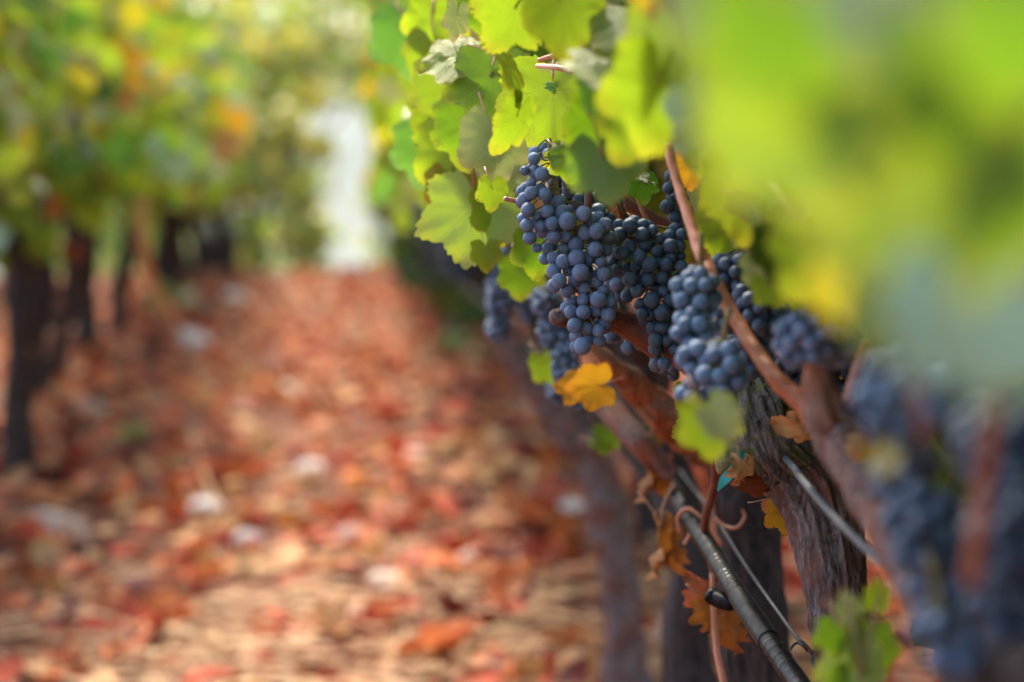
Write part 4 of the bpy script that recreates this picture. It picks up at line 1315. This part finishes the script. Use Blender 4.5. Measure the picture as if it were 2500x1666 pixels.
B = [(757,473,40),(695,468,30),(700,520,37),(823,520,36),(828,468,28),(752,592,36),(840,575,36),(901,614,29),(880,500,28),(920,545,30),(977,583,37),(975,528,34),(1030,585,26),
 (1040,520,28),(808,645,40),(715,625,38),(865,688,41),(955,688,37),(1038,697,34),(985,640,28),(1030,640,24),(755,768,38),(855,770,36),(935,757,36),(995,800,33),(797,830,34),
 (940,834,32),(895,815,22),(877,880,41),(975,886,34),(815,900,28),(825,957,32),(864,958,32),(935,950,42),(880,1035,36),(933,1033,38),(1005,1055,41),(895,1100,36),(960,1102,32),
 (893,1148,35),(1045,1095,40),(905,1225,22),(946,1229,35),(683,715,30),(740,705,28),(1025,760,26),(910,1170,26),(1000,1150,28),(845,825,14,'b'),(790,700,30),(1000,490,26)]
bunch("dark navy bunch hanging just right of the sharp pale blue bunch, nearly in focus", backfill(from_crop(B, 2.13), 40, 3), .50, .04, .25, G_HI, 3, at(1520, 500, 2.17))
Bx = [(686,797,38),(660,600,26),(665,650,25),(655,560,25),(640,720,30),(750,835,24),(745,1143,35),(730,1070,27),(810,1125,25),(650,1080,36),(690,860,30),(700,1020,30),(640,790,26),(780,1080,26),(660,920,28)]
bunch("blurred violet grapes showing between the sharp bunch and the dark navy bunch", backfill(from_crop(Bx, 2.26, .03), 14, 4), .8, .6, .3, G_HI, 4)
Hh = [(968,270,32),(965,363,35),(1010,320,28),(1000,430,32),(1033,400,30),(1020,480,30),(1050,330,30),(1055,450,30),(1040,260,28),(1070,390,28),(985,320,22),(1060,520,28)]
bunch("small very dark bunch up beside the orange cane, above the navy bunch", backfill(from_crop(Hh, 2.17), 8, 5), .42, .1, .2, G_HI, 5)

def blobs(lst, n, seed, rad=.0062, mind=.84):
    """fill ellipsoids (px, py, rx, ry, depth) with berries, mostly near the surface"""
    r = random.Random(seed)
    E = []
    for px, py, rx, ry, d in lst:
        E.append((at(px, py, d), rx * d / F, ry * d / F))
    out = []
    tries = 0
    while len(out) < n and tries < 30000:
        tries += 1
        c, a, b = r.choices(E, [e[1] * e[2] for e in E])[0]
        v = Vector((r.gauss(0, 1), r.gauss(0, 1), r.gauss(0, 1))).normalized()
        t = r.uniform(.45, 1.0) ** .5
        p = c + CX * v.x * max(.001, a - rad) * t + CY * v.y * max(.001, b - rad) * t + CZ * v.z * max(.001, min(a, b) - rad * .6) * t
        rr = rad * r.uniform(.84, 1.08)
        if all((p - q[0]).length > (rr + q[1]) * mind for q in out):
            out.append((p, rr, 'n'))
    return out

bunch("soft blue bunch in front of the navy bunch, left of the orange cane", blobs([(1700, 715, 72, 78, 1.80), (1695, 805, 66, 66, 1.79), (1760, 800, 50, 60, 1.86)], 92, 11, .0068), .95, .25, .2, G_LO, 11)
bunch("soft blue lower bunch left of the cane, above the pale green leaf", blobs([(1705, 875, 66, 55, 1.76), (1765, 905, 74, 88, 1.74), (1690, 955, 48, 50, 1.76), (1730, 960, 60, 50, 1.80)], 90, 12, .0068), .9, .3, .2, G_LO, 12)
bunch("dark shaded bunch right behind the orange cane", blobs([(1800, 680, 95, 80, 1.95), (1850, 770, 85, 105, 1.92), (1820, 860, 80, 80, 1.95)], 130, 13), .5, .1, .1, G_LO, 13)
bunch("blurred violet blue bunch hanging right of the cane, above the orange stub", blobs([(1965, 830, 90, 85, 1.62), (2030, 850, 70, 70, 1.64)], 60, 14), .85, .55, .1, G_LO, 14)
bunch("long blurred bunch farthest left, hanging beside the yellow green leaves", blobs([(1215, 640, 40, 50, 3.1), (1225, 720, 48, 70, 3.1), (1215, 800, 36, 48, 3.1)], 95, 15), .75, .6, .1, G_LO, 15)
bunch("dark blurred bunch on the black trunk right of the farthest left bunch", blobs([(1275, 640, 34, 70, 3.4), (1290, 740, 36, 60, 3.4)], 55, 16), .4, .2, .1, G_LO, 16)
bunch("blurred bunch under the left side of the sharp bunch, above the yellow leaf", blobs([(1335, 740, 50, 50, 2.75), (1365, 810, 62, 60, 2.75), (1380, 890, 44, 70, 2.72)], 110, 17), .66, .4, .1, G_LO, 17)
bunch("blurred dark bunch behind the yellow leaf", blobs([(1440, 985, 66, 30, 2.9), (1360, 960, 34, 40, 2.9)], 40, 18), .5, .3, .1, G_LO, 18)
bunch("hanging blurred bunch at the right, left of the front orange cane", blobs([(2205, 1150, 105, 110, 1.22), (2260, 1290, 130, 130, 1.20), (2310, 1440, 120, 120, 1.20)], 110, 19, .0070), .5, .1, .1, G_LO, 19)
bunch("blurred grey blue bunch below the large pale leaf at the right", blobs([(2185, 960, 115, 120, 1.16), (2310, 950, 130, 120, 1.14), (2210, 1060, 90, 80, 1.18)], 90, 20), .85, .0, .1, G_LO, 20)
bunch("very large dark blurred bunch at the right edge, right of the front cane", blobs([(2455, 1090, 150, 150, 1.08), (2480, 1290, 150, 180, 1.06), (2470, 1470, 130, 140, 1.08)], 130, 21, .0068), .24, .0, .1, G_LO, 21)
bunch("blurred bunch low at the right edge, under the front hanging bunch", blobs([(2350, 1590, 110, 90, 1.15), (2280, 1530, 70, 70, 1.15)], 50, 22), .6, .3, .1, G_LO, 22)
bunch("small dark bunch peeking between the green leaves at the upper right", blobs([(1985, 600, 34, 50, 1.5)], 10, 23), .6, .4, .1, G_LO, 23)
bunch("added dark bunch standing in for the shade behind the two soft blue bunches", blobs([(1730, 800, 110, 130, 2.26), (1640, 880, 60, 60, 2.28)], 120, 29), .34, .05, .1, G_LO, 29)  # added to darken the gap; its low bloom paints the shade
bunch("added dark bunch standing in for the shade behind the orange stub, right of the vine head", blobs([(1930, 930, 90, 80, 2.3), (2060, 900, 80, 110, 2.3), (2120, 1040, 70, 80, 2.3)], 150, 30), .22, .05, .1, G_LO, 30)  # extra near-black grapes put in as the dark behind the stub
GL = "black grape bunches on the left-hand row"
bunch("small dark bunch hanging among green leaves of the left row", blobs([(185, 300, 28, 30, 7.4), (196, 345, 20, 40, 7.4)], 60, 24), .5, .2, .1, G_LO, 24, None, GL)
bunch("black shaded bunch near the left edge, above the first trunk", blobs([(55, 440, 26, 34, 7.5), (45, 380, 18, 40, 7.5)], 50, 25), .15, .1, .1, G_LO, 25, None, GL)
bunch("dark blue bunch hanging beside the first left trunk", blobs([(92, 520, 22, 60, 7.4)], 44, 26), .45, .2, .1, G_LO, 26, None, GL)
bunch("dark blurred bunch on the far right row, left of the yellow green leaves", blobs([(1050, 520, 36, 90, 6.2), (1075, 610, 34, 60, 6.2)], 150, 27), .4, .3, .1, G_LO, 27)
bunch("dark blurred bunch lowest on the far right row, above the aisle edge", blobs([(1110, 610, 40, 70, 5.4), (1130, 660, 34, 40, 5.4)], 130, 28), .4, .3, .1, G_LO, 28)

# dew on the upper grapes of the sharp bunches
bm = bmesh.new()
r = random.Random(5)
tl = (-CX * .2 + CZ * .55 + Vector((0, 0, 1)) * .8).normalized()
for p, rad, kd in [b for b in bA[:60] if b[2] == 'n']:
    if r.random() < .42:
        for _ in range(r.randrange(1, 5)):
            dv = (tl + Vector((r.gauss(0, .25), r.gauss(0, .25), r.gauss(0, .2)))).normalized()
            q = p + dv * rad * 1.0
            m = Matrix.Translation(q - bunchA.location) @ dv.to_track_quat('Z', 'Y').to_matrix().to_4x4() @ Matrix.Diagonal((1, 1, .6, 1))
            bmesh.ops.create_icosphere(bm, subdivisions=1, radius=r.uniform(.0003, .0008), matrix=m)
me = bpy.data.meshes.new("dew_drops"); bm.to_mesh(me); bm.free()
me.polygons.foreach_set("use_smooth", [True] * len(me.polygons))
dm, dnt, dbs, _ = mat_new("dew")
dbs.inputs["Base Color"].default_value = (.9, .93, 1, 1); dbs.inputs["Roughness"].default_value = .05
dbs.inputs["Transmission Weight"].default_value = .6; dbs.inputs["IOR"].default_value = 1.33
me.materials.append(dm)
dd = link("dew_drops", me, bunchA); dd['kind'] = 'stuff'

# ------------------------------------------------------------------ drip hose and wires
hroot = empty("drip_hose", at(1950, 1666, 1.98), "black corrugated drip irrigation hose running along the foot of the trunks", "hose")
hp = [(2330, 2140, 1.60, 34), (2130, 1900, 1.74, 31), (1965, 1690, 1.95, 27), (1880, 1570, 2.05, 25), (1800, 1450, 2.18, 24), (1740, 1352, 2.34, 23), (1690, 1275, 2.5, 21), (1640, 1190, 2.8, 18), (1590, 1110, 3.3, 15), (1530, 1040, 4.0, 12)]
pts, rad = P4(hp)
rad = [.0088] * len(rad)
farp = [(.42, 5.2, .62), (.42, 8, .60), (.42, 12, .6), (.42, 22, .6)]
build("hose", [tube_arrays(pts + farp, rad + [.0088] * 4, 24, 260)], M['hose'], hroot)
hs = catmull(pts, 400)
rings = []
r = random.Random(3)
acc = 0
for i in range(8, 300):
    acc += np.linalg.norm(hs[i] - hs[i - 1])
    if acc > r.uniform(.006, .022):
        acc = 0
        t = (hs[i + 1] - hs[i]); t /= np.linalg.norm(t)
        w = r.choice((.0006, .0009, .0014))
        rings.append(tube_arrays([tuple(hs[i] - t * w), tuple(hs[i]), tuple(hs[i] + t * w)], [.0089, .0093, .0089], 24, 5, cap=False))
build("band", rings, simple_mat("hose_bands", (.006, .006, .007), .35, 80, .4), hroot)
# a wider sleeve joint where the hose passes the trunk
i0 = int(400 * 3.0 / 9)
sl = [tuple(hs[int(400 * f / 9)]) for f in (3.02, 3.3, 3.6, 3.95)]
build("sleeve", [tube_arrays(sl, [.0100, .0101, .0101, .0098], 26, 40)], M['hose'], hroot)
# black clip hanging off the hose on its left side
pts, rad = P4([(1728, 1448, 2.25, 19), (1745, 1458, 2.25, 22), (1765, 1468, 2.24, 22), (1790, 1478, 2.23, 18)])
build("clip", [tube_arrays(pts, rad, 4, 10)], M['clip'], hroot)
pts, rad = P4([(1735, 1438, 2.27, 5), (1760, 1448, 2.27, 6), (1775, 1452, 2.26, 4)])
build("clip_tab", [tube_arrays(pts, rad, 6, 10)], simple_mat("red_plastic", (.5, .03, .02), .4), hroot)

wroot = empty("drip_wire", at(2000, 1640, 2.08), "thin galvanised wire strung just above the hose with a twisted joint", "wire")
wp = [(2010, 1668, 2.075, 6), (1998, 1635, 2.08, 7), (1984, 1600, 2.085, 6), (1965, 1575, 2.09, 6), (1945, 1556, 2.10, 5), (1900, 1495, 2.17, 5), (1850, 1425, 2.26, 5), (1800, 1350, 2.38, 5), (1760, 1285, 2.5, 4), (1725, 1235, 2.65, 4), (1660, 1150, 3.0, 3)]
pts, rad = P4(wp)
rad = [.0019] * 4 + [.0017] * 7
build("strand", [tube_arrays(pts, rad, 10, 160)], M['wire'], wroot)
pts, rad = P4([(2012, 1680, 2.07, 5), (2050, 1760, 2.0, 5), (2250, 2140, 1.65, 5)])
build("strand", [tube_arrays(pts, [.0018] * 3, 8, 20)], M['wire'], wroot)
pts, rad = P4([(1928, 1587, 2.085, 4), (1938, 1574, 2.084, 4), (1948, 1570, 2.086, 4), (1962, 1578, 2.080, 4), (1972, 1590, 2.092, 4), (1980, 1592, 2.080, 4), (1972, 1580, 2.078, 3), (1960, 1572, 2.078, 3)])
build("twist", [tube_arrays(pts, [.0013] * 8, 8, 60)], M['wire'], wroot)
pts, rad = P4([(1980, 1610, 2.082, 5), (1990, 1626, 2.08, 8), (2000, 1632, 2.078, 6)])
build("twist", [tube_arrays(pts, [.0018, .0028, .0015], 8, 16)], M['wire'], wroot)

wr = empty("trellis_wire", at(2200, 1430, 1.5), "thicker grey blurred wire sloping from the sharp trunk down to the right", "wire")
pts, rad = P4([(1945, 1150, 1.98, 6), (1962, 1175, 1.94, 6), (2030, 1255, 1.80, 6), (2110, 1335, 1.66, 6), (2190, 1410, 1.54, 6), (2320, 1540, 1.38, 6), (2600, 1820, 1.12, 6)])
build("strand", [tube_arrays(pts, [.0032] * 7, 12, 60)], M['wire'], wr)
pts, rad = P4([(1945, 1150, 1.98, 6), (1900, 1100, 2.15, 6), (1870, 1080, 2.25, 6)])
build("strand", [tube_arrays(pts, [.0032] * 3, 10, 16)], M['wire'], wr)

# teal tie tape
def ribbon(name, pts, widths, mat, parent=None, thick=.0006, twist=None, label=None, cat=None):
    S = catmull([tuple(p) + (w,) for p, w in zip(pts, widths)], 24)
    V, Fc = [], []
    for i in range(24):
        p = Vector(S[i][:3]); w = S[i][3]
        t = Vector(S[min(23, i + 1)][:3] - S[max(0, i - 1)][:3]).normalized()
        a = (twist or 0) * i / 23
        s = (t.cross(CZ)).normalized()
        s = Matrix.Rotation(a, 3, t) @ s
        n = t.cross(s)
        for su, nu in ((-1, -1), (1, -1), (1, 1), (-1, 1)):
            V.append(tuple(p + s * su * w + n * nu * thick))
    for i in range(23):
        for k in range(4):
            k2 = (k + 1) % 4
            Fc.append((i * 4 + k, i * 4 + k2, i * 4 + 4 + k2, i * 4 + 4 + k))
    Fc.append((3, 2, 1, 0)); Fc.append((92, 93, 94, 95))
    o = build(name, [(np.array(V), Fc)], mat, parent, False, None if parent is not None else tuple(pts[0]))
    if label: tag(o, label, cat)
    return o
ribbon("tie_tape", [at(1822, 1105, 2.07), at(1806, 1122, 2.06), at(1788, 1150, 2.055), at(1768, 1172, 2.055), at(1752, 1198, 2.06)], [.003, .0034, .0042, .0042, .0008], M['tape'],
       None, .0003, .5, "teal green plastic tie tape sticking out below the vine head", "tape")

# dead leaves around the vine head
hang = empty("dead_shoot", at(1745, 1440, 2.35), "dried shoot hanging under the hose clip with a large curled orange leaf", "dead shoot", "dead leaves hanging by the hose")
pts, rad = P4([(1738, 1400, 2.36, 6), (1742, 1500, 2.35, 8), (1750, 1590, 2.34, 9), (1768, 1680, 2.33, 9), (1775, 1760, 2.33, 9)])
build("stem", [tube_arrays(pts, rad, 8, 30, .05, .1)], M['cane'], hang)
px_leaf(hang, 1725, 1500, 100, 2.36, 10, 'orange', 60, 0, 0, 'curl'); px_leaf(hang, 1762, 1540, 118, 2.38, -8, 'orange', -50, 0, 1, 'curl'); px_leaf(hang, 1722, 1440, 90, 2.38, 180, 'salmon', 40, 0, 2, 'curl')
for (px, py, d, lab, sq, l_, kk) in ((1592, 1150, 2.7, "upper curled orange dead leaf hanging left of the hose", .38, 150, 'orange'), (1622, 1330, 2.55, "middle curled bright orange dead leaf hanging left of the hose", .42, 165, 'orange')):
    hh = empty("dead_leaf", at(px, py - 90, d), lab, "dead leaf", "dead leaves hanging by the hose")
    px_leaf(hh, px, py, l_, d, 4, kk, 50, 0, 3, 'curl', 'blade', None, sq)
    px_leaf(hh, px + 12, py + 20, l_ * .8, d + .01, -10, kk, -60, 0, 1, 'curl', 'blade', None, sq)
    pts, rad = P4([(px, py - 40, d, 4), (px - 4, py - 90, d, 4), (px + 25, py - 150, d, 4)])
    build("stalk", [tube_arrays(pts, rad, 6, 12)], M['twig'], hh)
DL = [(1812, 1150, 80, 2.035, 0, 'tan', 20, 0, 1, "small tan dead leaf folded over the teal tape"),
      (1850, 1190, 118, 2.10, -60, 'brown', 50, -10, 2, "wide rusty brown dead leaf caught under the vine head"),
      (1950, 1045, 105, 1.98, -60, 'tan', 30, -20, 4, "crumpled tan orange dead leaf caught right of the vine head"),
      (1918, 1262, 105, 2.13, 10, 'gold', 25, 0, 0, "flat golden dead leaf hanging left of the sharp trunk"),
      (1905, 1215, 95, 2.14, 90, 'salmon', 20, 20, 3, "salmon pink dead leaf between the brown leaf and the sharp trunk"),
      (2105, 1090, 70, 1.6, 60, 'tan', 30, 10, 5, "small blurred tan dead leaf on the nearer leaning trunk")]
for px, py, lp, d, tip, kd, az, el, k, lab in DL:
    o = px_leaf(None, px, py, lp, d, tip, kd, az, el, k, 'curl' if kd in ('tan', 'brown') else 'near', 'dead_leaf')
    tag(o, lab, "dead leaf", "dead leaves caught around the vine head")
# tendrils
tn = empty("tendril", at(1700, 1250, 2.5), "curly dry orange tendril looping over the hose", "tendril")
for l_ in ([(1660, 1300, 2.5, 5), (1655, 1262, 2.5, 5), (1680, 1242, 2.49, 5), (1710, 1262, 2.48, 5), (1730, 1290, 2.48, 5), (1760, 1330, 2.46, 5)],
           [(1745, 1265, 2.5, 4), (1770, 1285, 2.49, 4), (1800, 1288, 2.48, 4), (1818, 1262, 2.48, 4), (1812, 1245, 2.48, 3)],
           [(1670, 1330, 2.46, 5), (1690, 1300, 2.46, 5), (1720, 1290, 2.46, 5), (1740, 1330, 2.46, 4)]):
    pts, rad = P4(l_)
    build("curl", [tube_arrays(pts, rad, 7, 40)], M['cane'], tn)

# sprout at the foot of the sharp trunk
sp = empty("sprout", at(2110, 1760, 1.5), "fresh green sprout in front of the sharp trunk at the bottom of the picture", "sprout")
for l_ in ([(2110, 1800, 1.5, 8), (2100, 1650, 1.5, 7), (2090, 1560, 1.5, 6), (2070, 1460, 1.52, 5)], [(2100, 1640, 1.5, 6), (2130, 1540, 1.5, 6), (2150, 1440, 1.5, 4)]):
    pts, rad = P4(l_)
    build("stem", [tube_arrays(pts, rad, 8, 20)], M['stalk'], sp)
for (px, py, lp, tip, kd, az, el, k) in ((2070, 1480, 90, 190, 'pale', 30, 20, 1), (2140, 1450, 90, 170, 'lime', 40, 0, 2), (2040, 1560, 110, 0, 'green', 20, 10, 0), (2130, 1600, 150, 20, 'green', 20, 20, 3), (2080, 1640, 170, 0, 'lime', 150, 0, 4),
                                         (2060, 1700, 140, -20, 'green', 20, 0, 5), (2100, 1530, 70, 100, 'lime', 20, 30, 2)):
    px_leaf(sp, px, py, lp, 1.52, tip, kd, az, el, k)

# ------------------------------------------------------------------ haze over the valley
bm = bmesh.new()
bmesh.ops.create_cube(bm, size=1)
me = bpy.data.meshes.new("haze"); bm.to_mesh(me); bm.free()
hz = link("haze", me)
hz.scale = (3040, 2700, 150)
hz.location = (0, 1300, 45)
hm = bpy.data.materials.new("haze_air"); hm.use_nodes = True
ht = hm.node_tree
ht.nodes.remove(ht.nodes["Principled BSDF"])
pv = ht.nodes.new("ShaderNodeVolumePrincipled")
pv.inputs["Color"].default_value = (.74, .86, 1, 1)
pv.inputs["Density"].default_value = .00014
ht.links.new(pv.outputs[0], ht.nodes["Material Output"].inputs["Volume"])
me.materials.append(hm)
hz['kind'] = 'stuff'
